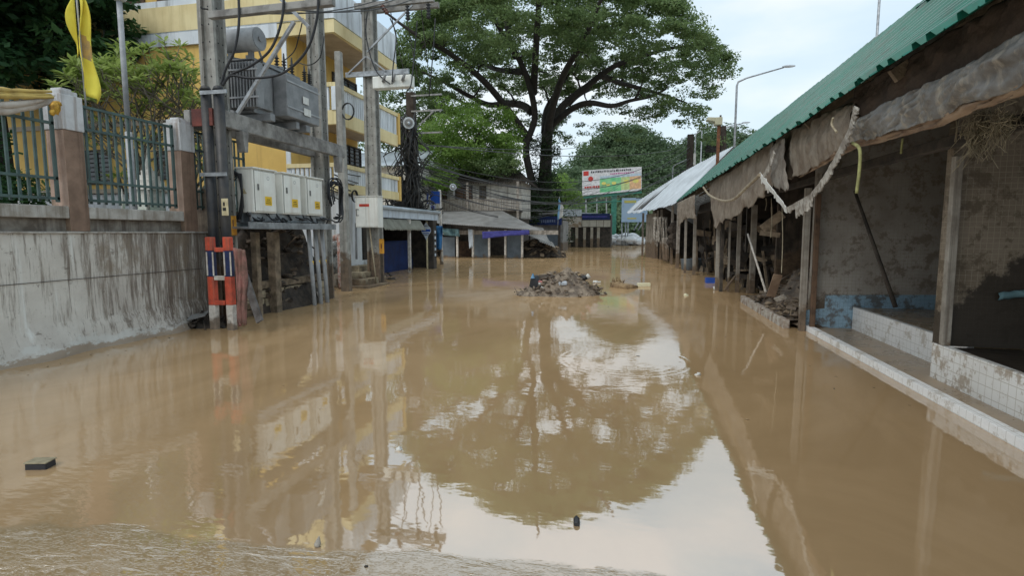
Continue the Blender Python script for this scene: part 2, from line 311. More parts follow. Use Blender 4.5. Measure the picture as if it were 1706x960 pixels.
def wallmat():
    m = mat('streaked_retaining_wall', (.66,.63,.57), (.50,.46,.41), sc=1.5, rough=.9, bump=.35, bsc=18, contrast=.8)
    t = m.node_tree; b = t.nodes['Principled BSDF']; col = b.inputs['Base Color'].links[0].from_socket
    g = N(t, 'ShaderNodeNewGeometry'); P = g.outputs['Position']; s3 = N(t, 'ShaderNodeSeparateXYZ'); t.links.new(P, s3.inputs[0])
    def layer(col, scale, stops, c, off=0, rgh=.75, extra=None):
        mp = N(t, 'ShaderNodeMapping'); mp.inputs['Scale'].default_value = scale; mp.inputs['Location'].default_value = (0, off, 0); t.links.new(P, mp.inputs[0])
        n = N(t, 'ShaderNodeTexNoise', i_Scale=1.0, i_Detail=7.0, i_Roughness=rgh); t.links.new(mp.outputs[0], n.inputs['Vector'])
        src = n.outputs[0]
        if extra is not None:
            a = N(t, 'ShaderNodeMath', operation='ADD'); t.links.new(src, a.inputs[0]); t.links.new(extra, a.inputs[1]); src = a.outputs[0]
        x = N(t, 'ShaderNodeMixRGB'); t.links.new(ramp(t, src, stops), x.inputs[0]); t.links.new(col, x.inputs[1]); x.inputs[2].default_value = (*c, 1)
        return x.outputs[0]
    ex = N(t, 'ShaderNodeMapRange'); t.links.new(s3.outputs[1], ex.inputs[0]); ex.inputs[1].default_value = 5; ex.inputs[2].default_value = 7.7; ex.inputs[3].default_value = -.035; ex.inputs[4].default_value = .10
    zz = N(t, 'ShaderNodeMapRange'); t.links.new(s3.outputs[2], zz.inputs[0]); zz.inputs[1].default_value = .1; zz.inputs[2].default_value = 1.6; zz.inputs[3].default_value = -.035; zz.inputs[4].default_value = .02
    ad = N(t, 'ShaderNodeMath', operation='ADD'); t.links.new(ex.outputs[0], ad.inputs[0]); t.links.new(zz.outputs[0], ad.inputs[1])
    col = layer(col, (9, 9, .8), [(.5, 0.0), (.62, .75)], (.15,.115,.085), extra=ad.outputs[0])
    col = layer(col, (22, 22, 1.1), [(.54, 0.0), (.64, .7)], (.10,.07,.05), off=3, extra=ad.outputs[0])
    col = layer(col, (2.6, 2.6, 1.6), [(.57, 0.0), (.68, .7)], (.22,.17,.12), off=21, extra=ad.outputs[0])
    col = layer(col, (3.4, 3.4, .22), [(.59, 0.0), (.65, .8)], (.72,.72,.68), off=11.3, rgh=.6)
    col = layer(col, (14, 14, 9), [(.62, 0.0), (.68, .8)], (.10,.075,.055), off=31)
    col = layer(col, (2.5, 2.5, 5), [(.6, 0.0), (.66, .7)], (.13,.1,.08), off=5)
    # pale, crumbling foot
    lo = N(t, 'ShaderNodeMapRange'); t.links.new(s3.outputs[2], lo.inputs[0]); lo.inputs[1].default_value = .05; lo.inputs[2].default_value = .42; lo.inputs[3].default_value = .16; lo.inputs[4].default_value = -.3
    col = layer(col, (3, 3, 6), [(.5, 0.0), (.6, .85)], (.58,.57,.53), off=8, extra=lo.outputs[0])
    lo2 = N(t, 'ShaderNodeMapRange'); t.links.new(s3.outputs[2], lo2.inputs[0]); lo2.inputs[1].default_value = .0; lo2.inputs[2].default_value = .22; lo2.inputs[3].default_value = .26; lo2.inputs[4].default_value = -.3
    col = layer(col, (4, 4, 8), [(.5, 0.0), (.6, .8)], (.28,.2,.13), off=2, extra=lo2.outputs[0])
    t.links.new(col, b.inputs['Base Color']); return m
M['wall'] = wallmat()

def watermat():
    m = bpy.data.materials.new('muddy_flood_water'); m.use_nodes = True; t = m.node_tree; t.nodes.clear()
    g = N(t, 'ShaderNodeNewGeometry'); P = g.outputs['Position']; s3 = N(t, 'ShaderNodeSeparateXYZ'); t.links.new(P, s3.inputs[0])
    def noise_(scale, det=3.0, rot=0, r=.5, nsc=1.0, dist=0):
        mp = N(t, 'ShaderNodeMapping'); mp.inputs['Scale'].default_value = scale; mp.inputs['Rotation'].default_value = (0, 0, rot); t.links.new(P, mp.inputs[0])
        n = N(t, 'ShaderNodeTexNoise', i_Scale=nsc, i_Detail=det, i_Roughness=r, i_Distortion=dist); t.links.new(mp.outputs[0], n.inputs['Vector']); return n.outputs[0]
    def math_(op, a, b=None, c=None):
        n = N(t, 'ShaderNodeMath', operation=op)
        for i, x in enumerate((a, b, c)):
            if x is None: continue
            if isinstance(x, (int, float)): n.inputs[i].default_value = x
            else: t.links.new(x, n.inputs[i])
        return n.outputs[0]
    # calm water: a faint broad swell; a patch of finer wind ripple in the middle distance
    h = math_('ADD', math_('MULTIPLY', noise_((1.3, 1.0, 1), 2.0), .0045), math_('MULTIPLY', noise_((5, 9, 1), 2.0, .2), .0007))
    patch = ramp(t, noise_((.22, .16, 1), 2.0), [(.52, 0.0), (.66, .8)])
    h = math_('ADD', h, math_('MULTIPLY', math_('MULTIPLY', noise_((6, 15, 1), 2.0, .15), .0022), patch))
    # ring ripples round a drip
    c = RINGC; dx = math_('SUBTRACT', s3.outputs[0], c[0]); dy = math_('SUBTRACT', s3.outputs[1], c[1])
    dd = math_('SQRT', math_('ADD', math_('MULTIPLY', dx, dx), math_('MULTIPLY', dy, dy)))
    ring = math_('MULTIPLY', math_('SINE', math_('MULTIPLY', dd, 62.0)), math_('MULTIPLY', ramp(t, dd, [(.0, 0.0), (.25, .15), (.6, .3), (.8, 1.0), (.9, 0.0)]), .00018))
    h = math_('ADD', h, ring)
    # shallow rippled edge at the viewer's feet
    edge = math_('SUBTRACT', math_('ADD', math_('MULTIPLY', noise_((1.6, 1.6, 1), 5.0), .5), 2.22), math_('MULTIPLY_ADD', s3.outputs[0], -.075, s3.outputs[1]))
    k = ramp(t, edge, [(.0, 0.0), (.05, .4), (.5, 1.0)])
    rip = math_('ADD', math_('MULTIPLY', math_('MULTIPLY', ramp(t, noise_((6, 30, 1), 3.0, -.5, .55, dist=.8), [(.5, 0.0), (.78, 1.0)]), ramp(t, noise_((1.6, 4.5, 1), 3.0, -.5), [(.46, .0), (.64, 1.0)])), .020), math_('MULTIPLY', ramp(t, noise_((26, 48, 1), 2.0, .3, dist=1.5), [(.5, 0.0), (.72, 1.0)]), .0016))
    h = math_('ADD', h, math_('MULTIPLY', rip, k))
    bp = N(t, 'ShaderNodeBump', i_Strength=1.0, i_Distance=1.0); t.links.new(h, bp.inputs['Height'])
    col = ramp(t, noise_((.5, .22, 1), 7.0, .4, .6, dist=1.6), [(.36, WC1), (.62, WC2)])
    x = N(t, 'ShaderNodeMixRGB'); t.links.new(math_('MULTIPLY', ramp(t, edge, [(.0, 0.0), (.04, 1.0)]), .8), x.inputs[0]); t.links.new(col, x.inputs[1]); x.inputs[2].default_value = (*WC3, 1)
    df = N(t, 'ShaderNodeBsdfDiffuse'); t.links.new(x.outputs[0], df.inputs[0])
    gl = N(t, 'ShaderNodeBsdfGlossy'); gl.inputs['Roughness'].default_value = .03; gl.inputs[0].default_value = (1, 1, 1, 1); t.links.new(bp.outputs[0], gl.inputs['Normal'])
    lw = N(t, 'ShaderNodeLayerWeight'); lw.inputs[0].default_value = .5; t.links.new(bp.outputs[0], lw.inputs['Normal'])
    fac = ramp(t, lw.outputs['Facing'], [(0, .2), (.3, .5), (.45, .44), (.7, .37), (.9, .43), (1.0, .52)])
    ms = N(t, 'ShaderNodeMixShader'); t.links.new(math_('MULTIPLY', fac, math_('MULTIPLY_ADD', k, -.55, 1.0)), ms.inputs[0]); t.links.new(df.outputs[0], ms.inputs[1]); t.links.new(gl.outputs[0], ms.inputs[2])
    o = N(t, 'ShaderNodeOutputMaterial'); t.links.new(ms.outputs[0], o.inputs[0]); return m
RINGC = G(1040, 600); WC1, WC2, WC3 = (.38,.25,.127), (.465,.312,.166), (.27,.195,.105)
M['water'] = watermat()

# ================================================================== SETTING
struct('ground', MB().box((-3000,-600,-1.2),(3000,4000,-.8)), M['land'])
b = MB().box((-90,-20,-.4),(60,96,0)); struct('water', b, M['water'])
struct('yard', MB().box((-60,-10,-.7),(-7.505,8.2,1.0)).box((-60,8.201,-.7),(-9.2,14.6,.5)), M['land'])
# far bank and hills
def hillz(x, y):
    def g(cx, cy, h, wl, wr, wy): return h*math.exp(-(((x-cx)/(wl if x < cx else wr))**2+((y-cy)/wy)**2))
    a = max(g(-3, 178, 28.5, 21, 30, 34), g(28, 185, 28, 24, 26, 36), g(-14, 150, 14, 16, 20, 26), g(-90, 190, 14, 60, 50, 40), g(85, 200, 17, 40, 50, 40))
    return .5+a+.02*(y-96)
struct('hill', MB().grid(70, 36, lambda u, v: (-190+u*380, 95.5+v*170, hillz(-190+u*380, 95.5+v*170)-(1.4 if v == 0 else 0))), M['hill'])
struct('mountain', MB().grid(30, 6, lambda u, v: (200+u*900, 1500+v*500, 330*math.sin(math.pi*u)**.6*math.sin(math.pi*min(1, v*.9))*(.85+.25*mn.noise(Vector((u*6, v*3, 0)))))), mat('haze_tinted_mountain_forest', (.10,.15,.17), (.08,.13,.15), sc=.01, bump=0))  # bluish tint of distance haze is put into the mountain's colour

# ------------------------------------------------------------------ leaves
def leaves(name, cents, rad, per, size, mt, parent=None, flat=.45, asp=.5, up=.9, tone=.22, shell=.35, loc=None, bias=None):
    """cents (N,3) clump centres; each clump is a flattened puff of small leaf faces"""
    n = len(cents); C = np.repeat(np.asarray(cents, float), per, 0); k = n*per
    R = np.repeat(np.asarray(rad, float) if np.ndim(rad) else np.full(n, rad), per)
    d = RNG.normal(size=(k, 3)); d /= np.linalg.norm(d, axis=1)[:, None]
    r = shell+(1-shell)*RNG.random(k)**.6
    off = d*r[:, None]*R[:, None]; off[:, 2] *= flat; C = C+off
    nrm = RNG.normal(size=(k, 3))*.55; nrm[:, 2] += up; nrm += d*.4; nrm /= np.linalg.norm(nrm, axis=1)[:, None]
    u = np.cross(nrm, RNG.normal(size=(k, 3))); u /= np.linalg.norm(u, axis=1)[:, None]; v = np.cross(nrm, u)
    s = size*(.6+.8*RNG.random(k))[:, None]
    V = np.stack([C+u*s*.5, C+v*s*.5*asp, C-u*s*.5, C-v*s*.5*asp], 1).reshape(-1, 3)
    if loc is None: loc = parent['_o'] if parent is not None else (0,0,0)
    V = V-np.array(loc)
    me = bpy.data.meshes.new(name); me.vertices.add(k*4); me.vertices.foreach_set('co', V.ravel())
    me.loops.add(k*4); me.loops.foreach_set('vertex_index', np.arange(k*4, dtype=np.int32))
    me.polygons.add(k); me.polygons.foreach_set('loop_start', np.arange(k, dtype=np.int32)*4)
    me.update(calc_edges=True)
    tn = np.repeat(RNG.random(n), per)*.55+RNG.random(k)*.45
    if bias is not None: tn = tn*.7+np.repeat(bias, per)*.3
    at = me.attributes.new('tone', 'FLOAT', 'POINT'); at.data.foreach_set('value', np.repeat(tn, 4).astype(np.float32))
    me.materials.append(mt)
    o = bpy.data.objects.new(name, me); COL.objects.link(o)
    if parent is not None: o.parent = parent
    else: o.location = loc
    return o
def branches(limbs, cents, base, r0=.05, k=.012, n=5, sag=.12):
    """limbs: list of [(point, radius)...]; every clump is tied to the nearest wood by a bent twig"""
    mb = MB(); nodes = []
    for L in limbs:
        P = [Vector(p) for p, r in L]; R = [r for p, r in L]; Q = []; QR = []
        for i in range(len(P)-1):
            for j in range(5):
                t = j/5; a = P[max(i-1, 0)]; b_ = P[i]; c = P[i+1]; d = P[min(i+2, len(P)-1)]
                q = .5*((2*b_)+(c-a)*t+(2*a-5*b_+4*c-d)*t*t+(3*b_-a-3*c+d)*t**3)
                Q.append(q); QR.append(R[i]*(1-t)+R[i+1]*t)
        Q.append(P[-1]); QR.append(R[-1])
        mb.tube(Q, QR, 9); nodes += [(q, r) for q, r in zip(Q, QR)][2:]
    base = Vector(base); cs = sorted([Vector(c) for c in cents], key=lambda c: (c-base).length)
    NP = np.array([tuple(p) for p, r in nodes]); NR = [r for p, r in nodes]
    for c in cs:
        dist = np.linalg.norm(NP-np.array(tuple(c)), axis=1)+np.clip(NP[:, 2]-c.z, 0, 9)*.8
        i = int(dist.argmin()); p = Vector(NP[i]); d = c-p; ln = d.length
        if ln < .1: continue
        r = min(NR[i]*.8, r0+k*ln)
        mid = p+d*.5+Vector((random.uniform(-1,1), random.uniform(-1,1), random.uniform(-.3,1)))*ln*sag
        Q = [p, p+(mid-p)*.55+Vector((0,0,-.03*ln)), mid, mid+(c-mid)*.6, c]
        mb.tube(Q, [r, r*.85, r*.7, r*.5, r*.3], n, cap=False)
        NP = np.vstack([NP]+[np.array([tuple(q)]) for q in Q[1:]]); NR += [r*.85, r*.7, r*.5, r*.3]
    return mb

# ================================================================== RAIN TREE
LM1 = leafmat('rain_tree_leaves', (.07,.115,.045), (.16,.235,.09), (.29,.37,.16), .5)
LM2 = leafmat('bright_tree_leaves', (.10,.18,.04), (.19,.31,.07), (.28,.41,.11), .5)
LM3 = leafmat('dark_glossy_leaves', (.02,.06,.024), (.045,.115,.045), (.09,.19,.06), .4)
LM4 = leafmat('frangipani_leaves', (.15,.21,.05), (.29,.38,.10), (.44,.52,.19), .5)
LM5 = leafmat('hazed_forest_leaves', (.09,.145,.075), (.12,.18,.09), (.15,.215,.11), .45)  # greyer, narrowed tone range: haze over the hill painted into the leaf colour
LM6 = leafmat('ivy_leaves', (.01,.026,.01), (.028,.055,.018), (.06,.1,.03))
def T(px, py, dy=0, r=.2): return (PY(px, py, 50)+Vector((0, dy, 0)), r)
limbs = [
 [T(908,400,0,1.1),T(907,330,0,.72),T(909,270,0,.56),T(912,225,0,.5),T(920,200,.5,.4),T(940,168,1,.36),T(975,140,1,.29),T(1020,112,0,.23),T(1075,92,0,.17),T(1130,78,0,.12),T(1175,82,0,.07)],
 [T(902,390,-.5,.6),T(897,335,-.5,.42),T(884,285,-.8,.34),T(880,245,-1,.3),T(894,200,-1,.28),T(888,150,-2,.27),T(875,115,-3,.23),T(858,88,-4,.19),T(835,55,-5,.14),T(800,30,-6,.12)],
 [T(908,220,0,.4),T(905,178,2,.32),T(915,140,4,.26),T(930,100,6,.2),T(950,60,7,.15),T(968,20,8,.15)],
 [T(912,222,0,.42),T(925,188,-2,.34),T(950,150,-5,.26),T(985,118,-8,.2),T(1010,80,-10,.14),T(1040,45,-11,.1)],
 [T(918,208,0,.34),T(955,185,-1,.28),T(985,180,-2,.24),T(1020,185,-2,.2),T(1050,172,-1,.15),T(1085,160,0,.14),T(1110,148,0,.07)],
 [T(888,190,-1,.38),T(870,175,0,.34),T(840,168,1,.3),T(805,166,2,.26),T(770,150,2,.22),T(735,132,1,.16),T(700,118,0,.08)],
 [T(884,235,-.5,.35),T(862,200,-3,.3),T(835,165,-6,.26),T(800,140,-9,.2),T(765,125,-11,.13),T(730,100,-12,.06)],
 [T(880,130,-2,.32),T(850,118,0,.28),T(820,105,2,.24),T(790,85,4,.2),T(755,62,5,.12),T(715,50,6,.06)],
 [T(945,165,1,.42),T(960,130,5,.32),T(990,95,9,.24),T(1030,60,12,.16),T(1060,40,13,.07)],
 [T(1000,125,0,.3),T(1035,118,4,.22),T(1080,120,6,.18),T(1125,128,7,.12),T(1160,140,7,.06)],
 [T(892,160,-1,.34),T(905,110,-4,.28),T(915,60,-6,.22),T(925,10,-8,.14),T(930,-20,-9,.08)],
 [T(870,112,-3,.28),T(850,60,-1,.22),T(835,10,1,.16),T(820,-25,2,.08)],
 [T(700,260,0,.05),T(735,245,1,.12),T(775,235,2,.2),T(830,225,1,.26),T(880,235,0,.32)],
]
cx, cy, RR = -7.2, 50.5, 14.2
cents = []; tr = 0
while len(cents) < 1650:
    th = random.uniform(0, 2*math.pi); q = math.sqrt(random.random()); r = RR*q
    lobes = 1+.07*math.sin(3*th+1)+.05*math.sin(7*th)
    x = cx+math.cos(th)*r*lobes*1.03; y = cy+math.sin(th)*r*.92*lobes
    zt = 24.6-8.2*q**2.4+.9*mn.noise(Vector((x*.25, y*.25, 0)))
    zl = 13.6+1.6*(1-q)-3.6*max(0, q-.6)/.4*(1 if math.sin(th) > -.55 else .1)
    if x < -15: zl -= 1.6*min(1, (-15-x)/3)
    if x > 0: zl -= 2.4*min(1, x/4)
    if random.random() < .52: z = zt-abs(random.gauss(0, .8))
    else: z = random.uniform(zl, zt)
    # clustered layers: keep only where a coarse noise is high -> gaps of sky
    if mn.noise(Vector((x*.33, y*.33, z*.55))) < -.02+(.05 if z < 17 else 0): continue
    if z < zl+.5 and random.random() < .3: continue
    cents.append((x, y, z))
rt = thing('rain_tree', 'huge spreading rain tree with dark branching trunk above the flooded houses', 'tree', (-7.8, 50, 0))
base = PY(908, 250, 50)
obj('trunk', branches(limbs, cents, base, .08, .017, 5), M['bark'], rt)
rad = RNG.uniform(.5, 1.3, len(cents))
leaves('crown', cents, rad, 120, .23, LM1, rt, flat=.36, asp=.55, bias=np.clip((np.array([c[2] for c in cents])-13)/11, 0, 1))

def puff_tree(name, label, cat, c, R, zr, n, cr, per, size, lm, group=None, trunk=.3, flat=.55, low=.0, bark='bark', base_z=0):
    c = Vector(c); root = thing(name, label, cat, (c.x, c.y, base_z), group); cs = []
    while len(cs) < n:
        d = Vector((random.gauss(0,1), random.gauss(0,1), random.gauss(0,1))).normalized()*(random.random()**.38)
        if d.z < -.75+low: continue
        lob = 1+.16*mn.noise(d*2.2+c)
        p = Vector((c.x+d.x*R*lob, c.y+d.y*R*lob, c.z+d.z*zr*lob))
        if mn.noise(p*(.9/cr)) < -.22: continue
        cs.append(tuple(p))
    L = [[((c.x, c.y, base_z-.3), trunk), ((c.x+.1, c.y, base_z+(c.z-zr-base_z)*.6), trunk*.8), ((c.x, c.y, c.z-zr*.4), trunk*.6), ((c.x+.2*R, c.y, c.z+zr*.3), trunk*.3)]]
    for i in range(4):
        a = i*1.6+.4; L.append([((c.x, c.y, c.z-zr*.75), trunk*.5), ((c.x+math.cos(a)*R*.35, c.y+math.sin(a)*R*.35, c.z-zr*.25), trunk*.35), ((c.x+math.cos(a)*R*.7, c.y+math.sin(a)*R*.7, c.z+zr*.1), trunk*.12)])
    obj('trunk', branches(L, cs, (c.x, c.y, c.z-zr), .02, .012, 4), M[bark], root)
    leaves('crown', cs, RNG.uniform(.7, 1.3, n)*cr, per, size, lm, root, flat=flat)
    return root
puff_tree('leafy_tree', 'bright green rounded tree rising behind the old wooden house', 'tree', (-12.2, 41, 8.2), 4.3, 3.4, 150, .95, 220, .2, LM2, low=.1)
puff_tree('leafy_tree', 'dark leafy tree behind the utility pole with the cable tangle', 'tree', (-19.5, 46, 9.5), 5.5, 6.0, 120, 1.4, 150, .26, LM1)
puff_tree('leafy_tree', 'small green tree left of the billboard behind the white-signed shop', 'tree', tuple(PY(935, 335, 78)), 3.0, 3.6, 50, 1.0, 130, .3, LM2)
puff_tree('leafy_bush', 'light green foliage hanging over the roof edge of the old wooden house', 'bush', (-13.6, 36.6, 5.2), 1.9, .8, 34, .55, 140, .17, LM2, trunk=.1)
puff_tree('leafy_bush', 'drooping green foliage covering the right end of the old wooden house roof', 'bush', (-9.6, 39.0, 6.3), 2.3, .9, 40, .6, 140, .18, LM1, trunk=.1)
puff_tree('leafy_bush', 'dense dark bush beside the small grey shack under the rain tree', 'bush', tuple(PY(880, 345, 44)), 1.9, 1.5, 30, .7, 130, .2, LM6, trunk=.12)
# creeper wrapped round the trunk
cs = []
for i in range(95):
    z = random.uniform(1, 10.5); a = random.uniform(0, 6.28); r = (1.2 if z < 6 else .75)+random.uniform(0, .5)+(.9 if z < 3.5 else 0)
    cs.append((-7.8+math.cos(a)*r, 50+math.sin(a)*r, z))
tag(leaves('trunk_creeper', cs, .6, 100, .2, LM6, None, flat=1.2, loc=(-7.8, 50, 0)), 'dark green creeper clinging to the base of the huge rain tree trunk', 'creeper')
# forested hill
cs = []; rd = []
while len(cs) < 2600:
    x = random.uniform(-110, 100); y = random.uniform(98, 190)
    if y > 100+60*random.random()+abs(x)*.3+20 and random.random() < .3: continue
    cs.append((x, y, hillz(x, y)+random.uniform(-.4, 2.2)+1.5)); rd.append(random.uniform(2.4, 4.6))
tag(leaves('forest', cs, rd, 150, .75, LM5, None, flat=.62, asp=.7, shell=.6, loc=(0,0,0)), 'dense green forest covering the hills behind the town', 'forest', kind='stuff')

# ================================================================== LEFT WALL AND FENCE
XW = -7.2
wl = thing('retaining_wall', 'tall streaked grey concrete wall at the left with salmon pillars on top', 'wall', (XW, 5, 0))
def wface(u, v):
    y = -6+u*14.2; z = -.4+v*1.99
    k = max(0, 1-(z+.0)/.42)
    bulge = .16*k*(.5+.9*max(0, mn.noise(Vector((y*1.6, z*3, 2)))+.35)) + .012*mn.noise(Vector((y*2, z*2, 0)))
    return (XW+bulge, y, z)
b = MB(); b.grid(240, 26, wface); b.box((XW-.3, -6, -.4), (XW-.02, 8.05, 1.585)); b.box((XW-.3, 8.0, -.4), (XW, 8.05, 1.585))
obj('wall_face', b, M['wall'], wl)
obj('joint', MB().box((XW+.012, -6, .972), (XW+.0155, 8.0, .980)), M['dark'], wl)
obj('ledge', MB().box((XW-.32, -6, 1.585), (XW+.025, 8.21, 1.61)), M['coping'], wl, bevel=.006)
pil = [(5.785, 6.05), (7.67, 7.95), (3.2, 3.5), (.9, 1.2), (-1.4, -1.1)]
seg = [(6.05, 7.67), (3.5, 5.785), (1.2, 3.2), (-1.1, .9)]
for a, c in seg:
    obj('plinth', MB().box((XW-.17, a+.002, 1.61), (XW-.06, c-.002, 1.78)), M['plinth'], wl)
    obj('coping', MB().box((XW-.22, a+.002, 1.782), (XW+.015, c-.002, 1.94)), M['coping'], wl, bevel=.01)
for a, c in pil:
    pm = MB().box((XW-.27, a, 1.612), (XW+.02, c, 2.93)); pm.m[3] = 1
    p = obj('pillar', pm, [M['pillarp'], M['pillard']], wl, bevel=.008)
    obj('pillar_cap', MB().box((XW-.285, a-.012, 2.932), (XW+.035, c+.012, 3.38)).box((XW-.25, a+.02, 3.382), (XW, c-.02, 3.44)).box((XW-.21, a+.06, 3.442), (XW-.04, c-.06, 3.475)), M['pillarw'], p, bevel=.008)
# lower pillar strip running down the wall's end
obj('end_pier', MB().box((XW-.3, 8.215, -.4), (XW+.05, 8.45, 2.35)), mat('muddy_end_pier', (.24,.19,.14), (.1,.075,.055), sc=4, bump=.4, streak=(.07,.05,.04), mud=1.5), wl, bevel=.01)
def fence(a, c, label):
    r = thing('metal_fence', label, 'fence', (XW-.1, (a+c)/2, 1.95), 'green metal fence panels on the wall'); x = XW-.08
    fr = MB()
    for z in (2.02, 2.28, 2.98, 3.28): fr.box((x-.018, a, z), (x+.018, c, z+.035))
    for y in (a, c-.035): fr.box((x-.018, y, 1.99), (x+.018, y+.035, 3.33))
    obj('frame', fr, M['fence'], r)
    n = int((c-a)/.105); bars = MB()
    for i in range(1, n):
        y = a+(c-a)*i/n; bars.box((x-.045, y-.016, 1.99), (x-.022, y+.016, 3.315))
    obj('bars', bars, M['fence'], r)
fence(6.09, 7.63, 'green barred fence panel between the two salmon pillars')
fence(3.55, 5.74, 'green barred fence panel left of the flag pillar with draped cloth above')
fence(1.25, 3.15, 'third green fence panel from the flag pillar, nearest the viewer')
fence(7.99, 9.3, 'short green fence panel behind the transformer pole'); 
# draped cloths over the fence, ornament
def drape(p, q, sag, r, mt, strands, name, label):
    b = MB()
    for i in range(strands):
        o = Vector((random.uniform(-.03,.03), 0, random.uniform(-.05,.05))); s = sag*random.uniform(.8, 1.2)
        P = [Vector(p).lerp(Vector(q), t/14)+o-Vector((0,0,s*4*(t/14)*(1-t/14))) for t in range(15)]
        b.tube(P, [r*random.uniform(.7,1.3)*(.5+math.sin(math.pi*t/14)*.6) for t in range(15)], 6)
    solo(name, b, mt, label, 'drape')
drape(PX(-120,168,-7.02), PX(88,163,-7.1), .09, .035, M['cloth'], 9, 'fence_drape', 'pale cloth bunting swagged along the fence top to the flag pillar')
drape(PX(-120,145,-7.05), PX(86,158,-7.03), .02, .028, M['ycloth'], 6, 'fence_drape', 'yellow cloth bunting lying above the pale one on the fence')
p = PX(92, 180, -6.98); b = MB()
b.ell(p, (.05,.06,.075), jit=.5); b.ell(p+Vector((.01,.02,.05)), (.04,.05,.04), jit=.5); b.ell(p+Vector((0,-.04,-.06)), (.035,.03,.04), jit=.4)
solo('gilt_ornament', b, M['gold'], 'small gilt ornament hung on the left face of the flag pillar', 'ornament')
# flag
fl = thing('flag', 'yellow flag on a thin pole standing behind the salmon pillar', 'flag', (XW-.1, 6.24, 3.4))
fp0, fp1 = Vector((XW-.12, 6.24, 3.0)), Vector((XW-.12, 6.22, 5.6))
obj('flag_pole', MB().tube([fp0, fp1], .011, 8), M['greysteel'], fl)
def flagf(u, v):   # u along the pole, v away from it
    z = 4.98-u*1.5; wv = .06*math.sin(v*7+u*4)+.04*math.sin(u*9)
    wdt = (.02+.19*min(1, u*1.15))*(1 if u < .9 else 1-(u-.9)*3)
    return (XW-.10+wv*.8+v*.05, 6.23-.12*u*(1-u)+v*wdt-.0*u, z-v*.22*(1-u)-(.10*v if u > .5 else 0))
fm = MB(); fm.grid(26, 10, flagf)
for i, f in enumerate(fm.f):
    u = (i//10)/26; v = (i % 10)/10
    if ((u-.5)/.09)**2+((v-.5)/.3)**2 < 1.1: fm.m[i] = 1
obj('flag_cloth', fm, [M['flagy'], M['flagmark']], fl, solid=.003)
def flagb(u, v): return (XW-.15-.02*v, 6.22-v*.13*math.sin(math.pi*min(1, u*1.3)), 4.85-u*.8-.1*v)
obj('flag_cloth', MB().grid(16, 4, flagb), M['flagy'], fl, solid=.003)
# garden lamp behind the fence
gl_ = thing('garden_lamp', 'tall grey garden lamp post rising behind the green fence', 'lamp post', tuple(PX(228, 300, -9.0)*Vector((1,1,0))+Vector((0,0,1))) if False else (-9.0, 8.35, 1.0))
bp_ = PX(222, 330, -9.0); tp = PX(208, 6, -9.0)
gl_.location = (bp_.x, bp_.y, 1.0); gl_['_o'] = (bp_.x, bp_.y, 1.0)
obj('post', MB().tube([(bp_.x, bp_.y, 1.0), (bp_.x, bp_.y, tp.z*.6)], .06, 10).tube([(bp_.x, bp_.y, tp.z*.6), (bp_.x, bp_.y, tp.z)], .045, 10), M['greysteel'], gl_)
obj('lamp_head', MB().lathe((bp_.x, bp_.y, tp.z), (0,0,1), [(.05,0),(.11,.03),(.13,.12),(.12,.2),(.03,.25)], 14), M['white'], gl_)
# spirit shrine
sp0 = PX(250, 330, -9.6); sx0, sy0 = sp0.x, sp0.y
sh = thing('spirit_shrine', 'small white and green garden shrine seen through the fence bars', 'shrine', (sx0, sy0, 1.0))
obj('pedestal', MB().lathe((sx0, sy0, 1.0), (0,0,1), [(.22,0),(.2,.1),(.1,.2),(.1,.7),(.2,.85),(.3,.9),(.3,.95)], 10), M['sgreen'], sh)
obj('table', MB().box((sx0-.35, sy0-.4, 1.95), (sx0+.35, sy0+.4, 2.02)), M['sgreen'], sh, bevel=.01)
obj('chapel', MB().box((sx0-.18, sy0-.2, 2.02), (sx0+.18, sy0+.2, 2.45)), M['shrine'], sh, bevel=.01)
b = MB()
for i in range(4): s = .24-.05*i; b.box((sx0-s, sy0-s, 2.452+.1*i), (sx0+s, sy0+s, 2.55+.1*i))
b.lathe((sx0, sy0, 2.85), (0,0,1), [(.09,0),(.05,.12),(.02,.3),(.004,.45)], 8)
obj('roof', b, M['shrine'], sh, bevel=.01)
for dx, dy in ((-.3,-.35),(.3,-.35),(.3,.35),(-.3,.35)): obj('spire', MB().lathe((sx0+dx, sy0+dy, 2.02), (0,0,1), [(.035,0),(.03,.2),(.012,.35),(.003,.45)], 8), M['shrine'], sh)
